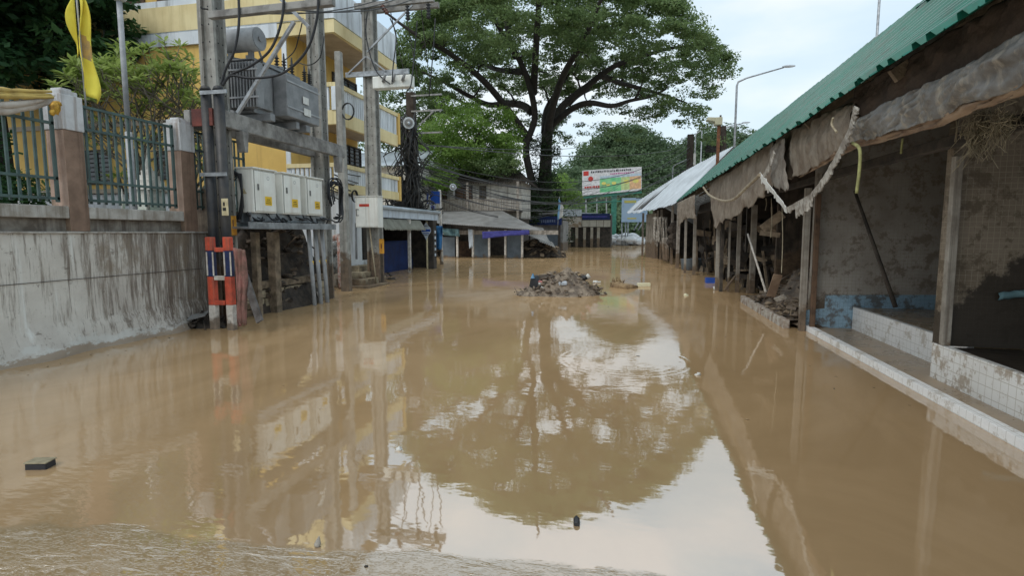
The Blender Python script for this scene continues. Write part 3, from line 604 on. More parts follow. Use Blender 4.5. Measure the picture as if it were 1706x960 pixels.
# hanging clumps in front of the wall end
def heap(mb, c, r, n, size, m=(0,), flat=.35):
    c = Vector(c)
    def hf(u, v):
        a = u*2*math.pi; q = v; k = 1+.25*mn.noise(Vector((math.cos(a)*1.6, math.sin(a)*1.6, c.x)))
        z = (1-q**1.7)*r[2]*(.75+.5*mn.noise(Vector((math.cos(a)*q*3+c.x, math.sin(a)*q*3, c.y))))
        return c+Vector((math.cos(a)*q*r[0]*k, math.sin(a)*q*r[1]*k, z-.05*q+.06*mn.noise(Vector((math.cos(a)*q*9, math.sin(a)*q*9, 3)))))
    mb.grid(40, 14, hf)
    for i in range(n):
        a = random.uniform(0, 6.28); q = math.sqrt(random.random())*.95
        z = (1-q**1.7)*r[2]*.9; p = c+Vector((math.cos(a)*q*r[0], math.sin(a)*q*r[1], z+random.uniform(-.02,.05)))
        s = size*random.uniform(.4, 1.6); k = random.random(); mm = random.choice(m)
        if k < .45: mb.obox(p, (s, s*random.uniform(.2,.6), s*random.uniform(.08,.4)), (random.uniform(-.6,.6), random.uniform(-.6,.6), random.uniform(0,6)), mm)
        elif k < .75:
            d = Vector((random.uniform(-1,1), random.uniform(-1,1), random.uniform(-.2,.6))).normalized()*s*2.2
            mb.tube([p-d*.5, p+Vector((0,0,s*.2)), p+d*.5], s*.07, 5, mm)
        else: mb.ell(p, (s*.5, s*.4, s*.25), 8, 5, mm, jit=.8)
# top-left tree, frangipani
puff_tree('leafy_tree', 'large dark leafy tree overhanging the yard at the top left corner', 'tree', tuple(PY(-20, 25, 12.5)), 3.35, 2.6, 260, .62, 120, .25, LM3, trunk=.25, flat=.6, base_z=1.0)
puff_tree('leafy_tree', 'lower dark bushy tree behind the fence at the far left', 'tree', (-16.6, 10.0, 3.2), 2.0, 1.8, 60, .6, 120, .18, LM3, trunk=.12, flat=.7, base_z=1.0)
fr = thing('frangipani_tree', 'light green frangipani tree with bare forked stems behind the fence', 'tree', (-9.6, 9.4, 1.0))
mb = MB(); tips = []
fb = Vector((-10.1, 10.3, .6))
def fork(p, d, r, depth):
    L = random.uniform(.36, .52)*(1 if depth else 4.6); q = p+d*L+Vector((0,0,.03)); mb.tube([p, p+d*L*.5+Vector((0,0,-.02)), q], [r, r*.85, r*.75], 6)
    fe = Vector(((q.x+10.3)/1.4, (q.y-10.3)/1.5, (q.z-4.2)/1.45))
    if depth > 1 and fe.length > 1: tips.append((q, d)); return
    if depth >= 7 or (depth > 5 and random.random() < .25): tips.append((q, d)); return
    for i in range(2 if depth else 3):
        e = (d+Vector((random.uniform(-.8,.8), random.uniform(-.8,.8), random.uniform(-.25,.25)))).normalized(); fork(q, e, r*.76, depth+1)
for k in range(5): fork(fb+Vector((random.uniform(-.5,.5), random.uniform(-.6,.6), 0)), Vector((random.uniform(-.5,.5), random.uniform(-.4,.4), 1)).normalized(), .055, 0)
obj('trunk', mb, M['barkl'], fr)
V = []; Fc = []; tone = []
for q, d in tips:
    tt = random.random()*.5
    for i in range(13):
        a = random.uniform(0, 6.28); e = (d*random.uniform(.0, .9)+Vector((math.cos(a), math.sin(a), random.uniform(-.25,.5)))).normalized()
        L = random.uniform(.16, .27); sd_ = e.cross(Vector((0,0,1))).normalized()*L*.16; o = q-d*random.uniform(0,.15)
        b0 = len(V); V += [o, o+e*L*.55+sd_, o+e*L+Vector((0,0,-.05*L)), o+e*L*.55-sd_]; Fc.append((b0,b0+1,b0+2,b0+3)); tone += [tt+random.random()*.5]*4
me = bpy.data.meshes.new('crown'); me.from_pydata([tuple(v-Vector(fr['_o'])) for v in V], [], Fc)
at = me.attributes.new('tone', 'FLOAT', 'POINT'); at.data.foreach_set('value', tone); me.materials.append(LM4)
o = bpy.data.objects.new('crown', me); COL.objects.link(o); o.parent = fr

# ================================================================== YELLOW BUILDING
XB = -8.3; Y0, Y1 = 14.6, 18.85
yb = thing('yellow_building', 'two storey yellow building with white balconies behind the transformer', 'building', (-13, 17, 0))
XI = -9.9     # upper walls sit behind the balconies
obj('wall', MB().box((XI-13, Y0+.06, 3.001), (XI, Y1, 7.6)), M['yel'], yb)
obj('wall', MB().box((XB-14, Y0+.12, -.5), (XB-.12, 17.0, 2.84)).box((XB-14, 17.0, -.5), (XB-2.6, Y1, 2.84)), M['bwhitem'], yb, label=None) if False else tag(obj('wall', MB().box((XB-14, Y0+.12, -.5), (XB-.12, 17.0, 2.84)).box((XB-14, 17.002, -.5), (XB-2.6, Y1, 2.84)), M['bwhitem'], yb), 'white ground floor wall stained by mud')
def band(z0, z1, mt, name, out=0, lab=None, xe=XI-.2):
    b = MB(); t = .12
    b.box((XB+out-t, Y0-out, z0), (XB+out, Y1, z1)); b.box((xe, Y0-out, z0), (XB+out-t, Y0-out+t, z1))
    o = obj(name, b, mt, yb); 
    if lab: o['label'] = lab
    return o
# slabs
obj('floor_slab', MB().box((XB-14, Y0+.02, 4.95), (XB-.02, Y1-.002, 5.1)), M['soffit'], yb)
obj('floor_slab', MB().box((XB-14, Y0+.02, 2.86), (XB-.02, Y1-.002, 3.0)), M['soffit'], yb)
obj('roof_slab', MB().box((XB-14, Y0+.02, 7.42), (XB-.02, Y1-.002, 7.6)), M['soffit'], yb)
band(4.72, 5.12, M['palyel'], 'balcony_band', lab='pale yellow band under the upper balcony')
band(2.78, 3.06, M['palyel'], 'balcony_band')
band(7.27, 7.62, M['palyel'], 'parapet_band', .01, 'yellow lower band of the roof parapet')
obj('parapet_band', MB().box((XB-15, Y0-.02, 7.26), (XI-.21, Y0+.1, 7.64)), M['bwhite'], yb)
band(7.662, 8.6, M['bwhite'], 'parapet', 0, 'bluish white roof parapet', XB-15)
def balustrade(z0, z1, name):
    r = obj('balcony_rail', MB().box((XB-.12, Y0, z1-.12), (XB+.02, Y1, z1)).box((XI-.1, Y0-.02, z1-.12), (XB-.122, Y0+.1, z1)), M['palyel'], yb)
    b = MB(); y = Y0+.08
    while y < Y1-.05: b.box((XB-.09, y, z0), (XB-.03, y+.09, z1-.121)); y += .13
    x = XB-.25
    while x > XI: b.box((x-.09, Y0+.01, z0), (x, Y0+.07, z1-.121)); x -= .15
    obj('balusters', b, M['bwhite'], r)
    obj('corner_post', MB().box((XB-.13, Y1+.002, z0-.3), (XB+.025, Y1+.16, z1+.02)), M['yel'], yb)
    obj('corner_post', MB().box((XB-.14, Y0-.03, z0), (XB+.03, Y0+.12, z1-.122)), M['bwhite'], yb)
balustrade(5.12, 5.9, 'u'); balustrade(3.06, 3.62, 'l')
# parapet panels on the near face, pale yellow fields framed in white
b = MB()
x = XB-.35
for i in range(4): b.box((x-3.6, Y0-.012, 7.68), (x, Y0+.05, 8.42)); x -= 3.8
obj('parapet_panels', b, M['palyel'], yb)
obj('wall_trim', MB().box((XI-.12, Y0+.03, 3.0), (XI+.03, Y0+.058, 7.25)).box((-12.75, Y0+.03, 3.0), (-12.4, Y0+.058, 7.25)), M['bwhite'], yb)
obj('upper_wall', MB().box((XB-13, Y0+1.2, 7.6), (XB-2.2, Y1, 11)), M['yel'], yb)
obj('roof', MB().box((XB-13.5, Y0+.6, 11.002), (XB-1.5, Y1+.4, 11.2)), M['soffit'], yb)
b = MB()
for i in range(6): b.box((XB-4-i*1.5, Y0+1.14, 8.0), (XB-3-i*1.5, Y0+1.198, 10.6))
obj('shutters', b, M['wood'], yb)
def window(y0, y1, z0, z1, x=XI, lab=None, axis='x', n=3):
    f = MB(); g = MB(); l = MB(); t = .05
    def bx(mb, a0, a1, zz0, zz1, d0, d1):
        if axis == 'x': mb.box((x+d0, a0, zz0), (x+d1, a1, zz1))
        else: mb.box((a0, x-d1, zz0), (a1, x-d0, zz1))
    bx(f, y0-t, y0, z0-t, z1+t, -.02, .05); bx(f, y1, y1+t, z0-t, z1+t, -.02, .05); bx(f, y0, y1, z1, z1+t, -.02, .05); bx(f, y0, y1, z0-t, z0, -.02, .05)
    for i in range(1, n): bx(f, y0+(y1-y0)*i/n-.02, y0+(y1-y0)*i/n+.02, z0, z1, .012, .045)
    w_ = obj('window', f, M['dark'], yb)
    bx(g, y0, y1, z0, z1, -.01, .008); obj('pane', g, M['glass'], w_)
    for i in range(7): bx(l, y0+.01, y1-.01, z0+(z1-z0)*(i+.5)/7-.01, z0+(z1-z0)*(i+.5)/7+.01, .052, .062)
    obj('window_bars', l, M['dark'], w_)
a = PX(553,100,XI); c = PX(592,152,XI)
window(a.y, c.y, 5.9, 6.95)
a = PX(572,245,XI); c = PX(600,290,XI)
window(a.y, c.y, 3.7, 4.65)
window(-14.6, -13.5, 3.3, 4.1, Y0+.058, axis='y'); window(-17.9, -16.4, 3.2, 4.2, Y0+.058, axis='y')
# ground-floor door, grille, fluted drain, steps
gy = PX(612, 420, XB-.1)
obj('louvre_grille', (lambda b: [b.box((XB-.11, 16.15, .75+i*.075), (XB-.07, 16.6, .79+i*.075)) for i in range(20)] and b)(MB()), M['dark'], yb)
obj('grille_backing', MB().box((XB-.119, 16.12, .7), (XB-.112, 16.63, 2.3)), M['black'], yb)
obj('end_pier', MB().box((XB-.118, 16.7, -.4), (XB+.12, 17.05, 2.8)), mat('dark_wet_pier', (.2,.185,.165), (.1,.09,.075), sc=4, mud=1.0), yb, bevel=.01)
obj('wall_shell', MB().grid(24, 20, lambda u, v: (XB-.10+.10*math.sin(math.pi*v)+.0, 15.0+u*.9-.12*v*v, -.3+v*2.9)), M['bwhitem'], yb) if False else None
cc = MB()
for i, (a, c, r) in enumerate([((567,300),(569,360),.0)]): pass
coil = MB(); pc = PX(590, 327, XB+.02)
for k in range(3): coil.tube([pc+Vector((.02*k, .16*math.cos(t/16*6.283)*(1+.04*k), .17*math.sin(t/16*6.283)*(1+.04*k))) for t in range(17)], .013, 6)
solo('cable_coil', coil, M['cable'], 'round cable coil hanging on the white wall left of the meter cabinet', 'cable coil')
coil = MB(); pc = Vector((-7.3, 13.55, 5.1)); pc = PY(579, 185, 13.35)
for k in range(3): coil.tube([pc+Vector((.21*math.cos(t/16*6.283)*(.8), .0+.02*k, .21*math.sin(t/16*6.283))) for t in range(17)], .014, 6)
solo('cable_coil', coil, M['cable'], 'round cable coil on the thin concrete pole beside the upper balcony', 'cable coil')
# drain pipe and steps at its foot
b = MB(); b.tube([PX(593,372,XB+.03), PX(594,432,XB+.03)], .035, 8); solo('drain_pipe', b, M['greysteel'], 'short grey pipe on the white wall between the two poles', 'pipe')
st = MB()
for i in range(4): st.box((XB-.1, 14.1+.35*i, -.3), (XB+1.1-.28*i, 14.4+.35*i+1.1, .0+.17*(i)+.05))
solo('brick_steps', st, M['brick'], 'muddy block steps below the white wall of the yellow building', 'steps')
pp = PY(566, 395, 13.9); pq = PY(572, 478, 13.9)
solo('drain_pipe', MB().tube([(pp.x, 13.9, -.2), (pp.x, 13.9, 1.5)], .085, 12).tube([(pp.x, 13.9, 1.48), (pp.x-.32, 14.0, 1.42)], .085, 12), mat('pinkish_peeling_pipe', (.62,.56,.52), (.42,.2,.15), sc=9, mud=.2), 'thick pinkish white pipe standing in the water before the block steps', 'pipe')
b = MB(); q = PY(556, 425, 14.2)
for i in range(7): b.ell(q+Vector((random.uniform(-.25,.25), random.uniform(-.2,.2), random.uniform(-.55,.2))), (.2,.16,.18), jit=.9)
solo('rubbish_bag', b, mat('grey_plastic_bag', (.30,.31,.3), (.14,.13,.11), sc=8, rough=.4, bump=.5), 'grey plastic rubbish bag slumped by the pinkish pipe', 'bag')

# ================================================================== POLES, TRANSFORMER
def hpole(x, y, z0, z1, w, d, parent=None, name='pole'):
    """concrete pole with recessed web and bolt holes, tapering"""
    b = MB(); zt = z1
    def sl(z): return 1-.22*(z-z0)/(z1-z0)
    n = 8
    for i in range(n):
        a, c = z0+(z1-z0)*i/n, z0+(z1-z0)*(i+1)/n; k0, k1 = sl(a), sl(c)
        b.hexa([(x-w/2*k0,y-d/2*.6,a),(x+w/2*k0,y-d/2*.6,a),(x+w/2*k0,y+d/2*.6,a),(x-w/2*k0,y+d/2*.6,a),(x-w/2*k1,y-d/2*.6,c),(x+w/2*k1,y-d/2*.6,c),(x+w/2*k1,y+d/2*.6,c),(x-w/2*k1,y+d/2*.6,c)])
        for s in (-1, 1):
            o0, o1 = s*w/2*k0, s*w/2*k1; i0, i1 = s*(w/2*k0-.07), s*(w/2*k1-.07)
            b.hexa([(x+min(o0,i0),y-d/2,a),(x+max(o0,i0),y-d/2,a),(x+max(o0,i0),y+d/2,a),(x+min(o0,i0),y+d/2,a),(x+min(o1,i1),y-d/2,c),(x+max(o1,i1),y-d/2,c),(x+max(o1,i1),y+d/2,c),(x+min(o1,i1),y+d/2,c)])
    o = obj(name, b, M['conc'], parent)
    h = MB(); z = z0+.6
    while z < z1-.3:
        k = sl(z)
        for dx in (-.035, .035): h.tube([(x+dx*(-1 if int(z*10) % 2 else 1)*k*2.2, y-d/2-.002, z), (x+dx*(-1 if int(z*10) % 2 else 1)*k*2.2, y-d/2+.01, z)], .014, 6)
        for dy in (-.05, .05): h.tube([(x+w/2*k+.004, y+dy, z), (x+w/2*k-.01, y+dy, z)], .014, 6)
        z += .28
    obj('bolt_holes', h, M['ink'], o)['kind'] = 'stuff'
    return o
X1, YP1, YP2 = -6.95, 8.25, 11.75
tf = thing('twin_pole_stand', 'twin pole concrete frame with cross beam carrying the transformer', 'utility pole', (X1, 10, 0))
hpole(X1, YP1, -.6, 8.6, .34, .30, tf); hpole(-7.15, YP2, -.6, 8.6, .34, .30, tf)
for xx in (X1+.20+.05, X1-.28-.05): obj('platform_beam', MB().box((xx-.06, YP1-.3, 3.36), (xx+.06, YP2+.25, 3.64)), M['concd'], tf, bevel=.012)
obj('beam_end_plate', MB().box((X1-.2, YP1-.34, 3.36), (X1+.2, YP1-.305, 3.64)), mat('red_brown_primer', (.2,.06,.045), (.1,.035,.03), sc=5), tf)
for y in (YP1+.23, YP2-.05): obj('bracket', MB().prism([(X1+.2,y-.06,3.355),(X1+.2,y+.1,3.355),(X1+.2,y+.06,3.0),(X1+.2,y-.02,3.0)], (.16,0,0)), M['concd'], tf, bevel=.01)
a = PY(350,26,7.98); c = PY(556,3,7.98)
ca = obj('crossarm', MB().beam(a, c, .11, .11), M['concd'], tf, bevel=.008)
obj('brace', MB().beam(PY(396,188,8.03), PY(490,36,7.98), .05, .05), M['steel'], tf)
obj('brace', MB().beam(PY(440,-30,8.3), PY(515,45,8.3), .05, .05), M['steel'], tf)
a = PY(475,-5,11.5); c = PY(640,-8,11.5)
# transformer
tr_ = thing('transformer', 'grey finned transformer tank resting on the concrete beams', 'transformer', (X1, 9.6, 3.64))
tx0, tx1, ty0, ty1, tz0, tz1 = -7.35, -6.72, 8.92, 10.6, 3.78, 4.70
obj('tank', MB().box((tx0,ty0,tz0),(tx1,ty1,tz1)).box((tx0-.04,ty0-.04,tz1),(tx1+.04,ty1+.04,tz1+.03)), M['trafo'], tr_, bevel=.02)
def fins(a0, a1, side):
    b = MB(); n = int((a1-a0)/.062)
    for i in range(n):
        t = a0+(a1-a0)*(i+.5)/n
        if side == 'x': b.box((tx1+.01, t-.012, tz0+.05), (tx1+.30, t+.012, tz1-.08))
        elif side == '-y': b.box((t-.012, ty0-.20, tz0+.05), (t+.012, ty0-.008, tz1-.08))
    return b
obj('side_radiator', MB().box((tx1+.008, ty0+.05, tz0+.1), (tx1+.06, ty0+.46, tz1-.06)).box((tx1+.008, ty0+.56, tz0+.04), (tx1+.30, ty1-.02, tz1-.1)), M['trafo'], tr_, bevel=.015); obj('cooling_fins', fins(tx0+.18, tx1+.24, '-y'), M['trafo'], tr_)
r = MB()
for z in (tz0+.22, tz1-.22):
    r.box((tx1+.302, ty0+.56, z-.015), (tx1+.315, ty1, z+.015)); r.box((tx0+.16, ty0-.216, z-.015), (tx1+.26, ty0-.202, z+.015))
obj('stiffener', r, M['greysteel'], tr_)
obj('nameplate', MB().box((tx1+.316, ty1-.62, tz0+.38), (tx1+.322, ty1-.42, tz0+.52)).box((tx1+.316, ty1-.6, tz0+.16), (tx1+.322, ty1-.36, tz0+.3)), M['white'], tr_)
for ya, yb9, xa in ((ty0+.1, ty0+.24, tx0+.02), (ty1-.45, ty1-.3, tx0+.02), (ty0+.9, ty0+1.0, tx0+.1)): obj('skid', MB().box((xa, ya, 3.642), (tx1+.26, yb9, 3.778)), M['trafo'], tr_, bevel=.01)
cyl = PX(428, 66, -6.62)
obj('conservator', MB().lathe((-7.35, cyl.y-.03, cyl.z), (1,0,0), [(.2,0),(.2,.80)], 28), M['greysteel'], tr_)
obj('end_cap', MB().lathe((-7.35, cyl.y-.03, cyl.z), (1,0,0), [(.185,.801),(.185,.812)], 28).lathe((-7.35, cyl.y-.03, cyl.z), (1,0,0), [(.045,.813),(.045,.84)], 12), M['trafo'], tr_)
obj('conservator_leg', MB().box((-7.2, cyl.y-.05, tz1), (-7.12, cyl.y+.02, cyl.z-.19)).beam((-7.16, cyl.y-.015, tz1+.02), (-7.16, ty0+.25, tz1+.03), .06, .05), M['trafo'], tr_)
obj('conservator_leg', MB().box((-6.78, cyl.y-.05, tz1), (-6.70, cyl.y+.02, cyl.z-.19)).beam((-6.74, cyl.y-.015, tz1+.02), (-6.74, ty0+.25, tz1+.03), .06, .05), M['trafo'], tr_)
obj('oil_pipe', MB().tube([(-6.6, cyl.y+.02, cyl.z-.19), (-6.62, cyl.y+.12, cyl.z-.3), (-6.75, cyl.y+.3, tz1+.02)], .02, 8), M['trafo'], tr_)
for i, (px, ty) in enumerate([(462,0),(474,0),(487,0),(497,0),(505,0)]):
    a = PX(px, 128+i*2, -6.95); h = .42 if i < 3 else .30
    pr = [(.03, 0)]
    for k in range(6): pr += [(.025, .02+k*h/7), (.055, .035+k*h/7), (.025, .05+k*h/7)]
    pr += [(.02, h), (.012, h+.08)]
    obj('bushing', MB().lathe((-6.95 if i < 3 else -6.8, a.y, tz1+.03), (0,0,1), pr, 10), M['wood'] if False else M['black'], tr_)
obj('lifting_bar', MB().beam((-6.8, 8.9, tz1+.06), (-6.75, 10.4, tz1+.06), .06, .05).beam((-7.3, 8.8, tz1+.07), (-6.9, 10.1, tz1+.2), .05, .05), M['trafo'], tr_)
# thick black leads
def lead(pts, r, name, label, cat, mt='black', group=None, n=8, sub=6):
    P = [Vector(p) for p in pts]; Q = []
    for i in range(len(P)-1):
        for j in range(sub):
            t = j/sub; a = P[max(i-1,0)]; b_ = P[i]; c = P[i+1]; d = P[min(i+2, len(P)-1)]
            Q.append(.5*((2*b_)+(c-a)*t+(2*a-5*b_+4*c-d)*t*t+(3*b_-a-3*c+d)*t**3))
    Q.append(P[-1]); b = MB().tube(Q, r, n)
    return solo(name, b, M[mt], label, cat, group) if name else b
Yc = 7.9; g_ = 'thick black leads looping from the crossarm'
lead([PY(397,-20,Yc),PY(398,40,Yc),PY(390,85,Yc),PY(376,115,Yc),PY(369,140,Yc)], .02, 'power_lead', 'black lead dropping steeply beside the first pole to the conduit top', 'cable', group=g_)
lead([PY(473,-20,Yc),PY(470,30,Yc),PY(452,80,Yc),PY(420,108,Yc),PY(385,124,Yc),PY(370,142,Yc)], .02, 'power_lead', 'middle black lead curving past the conservator drum', 'cable', group=g_)
lead([PY(530,-20,Yc),PY(528,30,Yc),PY(510,85,Yc),PY(470,122,Yc),PY(420,130,Yc),PY(385,126,Yc),PY(371,143,Yc)], .02, 'power_lead', 'longest black lead sagging in front of the transformer bushings', 'cable', group=g_)
lead([PY(505,30,8.6),PY(498,60,8.8),PY(490,85,9.2),PX(474,100,-6.95)], .01, 'power_lead', 'thin lead from the crossarm end to the bushings', 'cable')
lead([PY(540,60,9.5),PY(533,95,9.5),PY(515,108,9.8),PX(497,104,-6.95)], .01, 'power_lead', 'thin lead looping at the far end of the transformer', 'cable')
# black conduits on pole 1
for px, lab in ((351, 'left black conduit pipe strapped beside the first pole'), (372, 'right black conduit pipe fixed against the first pole')):
    p = PY(px, 300, 7.95); solo('conduit_pipe', MB().tube([(p.x, 7.95, -.4), (p.x, 7.95, PY(px, 150, 7.95).z)], .082, 14).tube([(p.x, 7.95, PY(px,150,7.95).z), (p.x, 7.95, PY(px,143,7.95).z)], [.095, .06], 14), M['pipe'], lab, 'pipe', 'black conduits on the first pole')
for y, lab in ((157, 'upper steel strap holding the two black conduits'), (292, 'lower steel strap holding the two black conduits')):
    a = PY(341, y, 7.95); c = PY(383, y, 7.95); solo('pipe_strap', MB().box((a.x, 7.84, a.z-.03), (c.x+.02, 7.862, a.z+.03)), M['steel'], lab, 'strap')
p = PY(375, 345, 7.86)
s = thing('notice_plate', 'cream notice plate with dark symbols fixed on the right conduit', 'sign', (p.x, 7.85, p.z-.13))
obj('plate', MB().box((p.x-.055, 7.845, p.z-.14), (p.x+.065, 7.86, p.z+.14)), M['cream'], s); obj('markings', MB().box((p.x-.03,7.838,p.z-.06),(p.x+.03,7.844,p.z-.01)).box((p.x-.02,7.838,p.z+.02),(p.x+.01,7.844,p.z+.08)), M['ink'], s)
p = PX(401, 376, X1+.19)
s = thing('warning_plate', 'orange yellow warning plate on the first concrete pole', 'sign', (p.x, p.y, p.z-.17))
obj('plate', MB().box((X1+.175, 8.13, p.z-.17), (X1+.19, 8.36, p.z+.17)), M['ysign'], s); obj('markings', MB().box((X1+.1905, 8.2, p.z-.09),(X1+.194, 8.22, p.z+.02)).box((X1+.1905, 8.26, p.z-.02),(X1+.194, 8.29, p.z+.1)), M['rust'], s)
# cabinets
def cabinet(y0, y1, z0, z1, x0, x1, label, group, symbols=True):
    r = thing('control_cabinet', label, 'cabinet', ((x0+x1)/2, (y0+y1)/2, z0), group)
    obj('housing', MB().box((x0,y0,z0),(x1,y1,z1)), M['cab'], r, bevel=.012)
    obj('lid', MB().box((x0-.02,y0-.02,z1+.001),(x1+.035,y1+.02,z1+.03)), M['cab'], r, bevel=.008)
    d = obj('door', MB().box((x1+.002,y0+.035,z0+.03),(x1+.018,y1-.035,z1-.03)), M['cab'], r, bevel=.004)
    obj('handle', MB().box((x1+.019,y0+.09,z0+(z1-z0)*.52),(x1+.034,y0+.12,z0+(z1-z0)*.66)), M['cabseam'], d)
    obj('hinge_gap', MB().box((x1+.0005,y0+.026,z0+.02),(x1+.004,y0+.034,z1-.02)).box((x1+.0005,y0+.03,z1-.029),(x1+.004,y1-.03,z1-.022)), M['cabseam'], r)
    e = MB(); ec = Vector((x1+.0185, (y0+y1)/2+.08, z0+(z1-z0)*.82))
    e.tube([ec+Vector((0,.032*math.cos(t/12*6.283),.032*math.sin(t/12*6.283))) for t in range(13)], .004, 4)
    obj('emblem', e, M['greysteel'], d)
    lb = obj('warning_label', MB().box((x1+.019,(y0+y1)/2-.03,z0+.14),(x1+.022,(y0+y1)/2+.16,z0+.30)), M['yellow'], d)
    t_ = MB()
    for i in range(3): t_.box((x1+.0222,(y0+y1)/2-.01+.01*i,z0+.17+.035*i),(x1+.0235,(y0+y1)/2+.14-.015*i,z0+.182+.035*i))
    obj('lettering', t_, M['ink'], lb)
    tri = MB().prism([(x0+.08,y0-.003,z0+.33),(x0+.2,y0-.003,z0+.33),(x0+.14,y0-.003,z0+.43)], (0,.002,0)); obj('warning_triangle', tri, M['cream'], r)
    return r
gc = 'white control cabinets in a row below the transformer'
cabinet(8.50, 9.13, 1.95, 2.72, -6.83, -6.5, 'first white cabinet, nearest the pole with the black conduits', gc)
cabinet(9.33, 9.92, 1.95, 2.72, -6.83, -6.5, 'middle white cabinet of the three below the transformer', gc)
cabinet(10.12, 10.72, 1.95, 2.72, -6.83, -6.5, 'last white cabinet of the three, beside the second concrete pole', gc)
solo('cabinet_rack', MB().box((-6.86, 8.25, 1.66), (-6.42, 11.1, 1.70)).box((-6.44, 8.25, 1.701), (-6.42, 11.1, 1.78)).box((-6.86, 8.25, 1.701), (-6.84, 11.1, 1.78)).box((-6.8,8.5,1.78),(-6.75,10.9,1.948)).box((-6.6,8.5,1.80),(-6.56,10.9,1.948)), M['steel'], 'galvanised steel tray rack under the three white cabinets', 'rack')
# looped leads beneath and beside the cabinets
random.seed(21)
for i in range(16):
    y = 8.5+i*.15+random.uniform(-.06,.06); d = random.uniform(.12,.5); dz = random.uniform(.05,.13)
    lead([(-6.6+random.uniform(-.1,.06), y, 1.95), (-6.52+random.uniform(-.05,.05), y+d*.3, 1.93-dz), (-6.55+random.uniform(-.05,.05), y+d*.7, 1.92-dz*random.uniform(.6,1.2)), (-6.62, y+d, 1.9), (-6.68, y+d*.9, 1.75)], random.choice((.01,.014,.018)), 'cabinet_lead', 'short black lead looping under the white cabinets', 'cable', 'black', 'black leads looping under the cabinets')
tg = MB()
for i in range(10):
    r_ = random.uniform(.28, .5); c = Vector((-6.75+random.uniform(-.08,.08), 11.75, 2.35)); ph = random.uniform(-.2,.2)
    tg.tube([c+Vector((.04*math.sin(t), r_*.8*math.cos(t/14*5.2-1.9+ph)*.9, r_*1.15*math.sin(t/14*5.2-1.9+ph))) for t in range(15)], .016, 6)
solo('cable_bundle', tg, M['black'], 'bundle of black cables bowed out beside the second pole', 'cable')
tg = MB()
for i in range(6): tg.tube([(-6.95+.02*i, 8.45, 2.75-.05*i), (-6.72+.01*i, 8.42, 2.62), (-6.66, 8.42, 2.3-.05*i), (-6.74, 8.43, 1.95-.02*i), (-6.9, 8.45, 1.8)], .018, 6)
solo('cable_bundle', tg, M['black'], 'black cables curling beside the first white cabinet', 'cable')
for px, lab in ((516,'left grey conduit pipe under the cabinet rack'),(527,'middle grey conduit pipe under the cabinet rack'),(538,'right grey conduit pipe under the cabinet rack')):
    p = PX(px, 440, -6.75); solo('conduit_pipe', MB().tube([(-6.75, p.y, 1.66), (-6.75+.03, p.y+.1, -.2)], .045, 10).tube([(-6.74, p.y+.045, .98),(-6.74,p.y+.05,.9)], .048, 10, 1), [M['greysteel'], M['yellow']], lab, 'pipe', 'grey conduits dropping from the rack')
solo('white_ribbon', MB().tube([PY(530,445,11.0),PY(533,470,11.0),PY(536,500,11.0)], [.01,.04,.02], 5).tube([PY(528,487,11.0),PY(534,500,11.0)], .02, 5), M['white'], 'torn white plastic ribbon tied to the grey conduits', 'ribbon')
# barrier
yb_ = 7.62
ba = thing('guard_barrier', 'orange, blue and white striped pipe guard frame around the pole foot', 'barrier', tuple(PY(370, 540, yb_)))
def vx(px, y): return PY(px, y, yb_)
for px in (354, 383):
    b = MB(); x = vx(px, 470).x; zs = [PY(px, q, yb_).z for q in (395, 418, 461, 508, 545)]; zs[-1] = -.4
    mi = [0, 1, 0, 2]
    for i in range(4): b.box((x-.062, yb_-.05, zs[i+1]+.001), (x+.062, yb_+.05, zs[i]), mi[i])
    obj('post', b, [M['orange'], M['blue'], M['barw']], ba, bevel=.012)
for py, mm in ((416,'orange'), (463,'barw'), (504,'orange')):
    a = vx(354, py); c = vx(383, py); obj('rail', MB().box((a.x+.063, yb_-.045, a.z-.035), (c.x-.063, yb_+.045, a.z+.035)), M[mm], ba, bevel=.008)
b = MB()
for px in (354, 383):
    x = vx(px, 440).x; z0, z1 = vx(px, 459).z, vx(px, 420).z
    b.box((x-.07, yb_-.056, z0), (x-.045, yb_-.0505, z1)); b.box((x+.045, yb_-.056, z0), (x+.07, yb_-.0505, z1))
obj('reflective_trim', b, M['barw'], ba)
# pink cloth, leaning plank
def cloth(top, bot, plane, val, nu=20, nv=14, wr=.05, fr=5, seed=0, rag=0):
    """sheet between two polylines measured in the photo on the plane of the thing"""
    Fn = PX if plane == 'x' else PY; A = [Fn(*p, val) for p in top]; B = [Fn(*p, val) for p in bot]
    def lin(P, t):
        t = t*(len(P)-1); i = min(int(t), len(P)-2); return P[i].lerp(P[i+1], t-i)
    ax = Vector((1,0,0)) if plane == 'x' else Vector((0,1,0))
    def fn(u, v):
        vv = v*(1+rag*mn.noise(Vector((u*fr*5, seed, 1)))) if v > .8 else v
        p = lin(A, u).lerp(lin(B, u), vv)
        return p+ax*wr*(mn.noise(Vector((u*fr, v*1.3, seed)))*1.6+.5*mn.noise(Vector((u*fr*2.7, v*3, seed+5))))
    return MB().grid(nu, nv, fn)
solo('pink_cloth', cloth([(388,413),(408,417)], [(397,543),(411,541)], 'y', 7.55, 16, 24, .09, 7, 3, .1), M['pinkcloth'], 'muddy pink cloth hanging from the striped guard frame', 'cloth', solid=.012)
solo('leaning_plank', MB().beam(PY(404,448,7.7), PY(433,536,7.45), .12, .04, up=(0,1,0)), mat('dark_grey_plank', (.14,.13,.125), (.07,.06,.055), sc=6, bump=.4), 'dark grey plank leaning against the first pole', 'plank')
solo('scrap_sheet', MB().obox(PY(330,528,7.6)+Vector((0,0,.02)), (.3,.2,.015), (.3,-.25,.3)), M['tin'], 'small bent metal sheet on the mud at the wall foot', 'scrap')
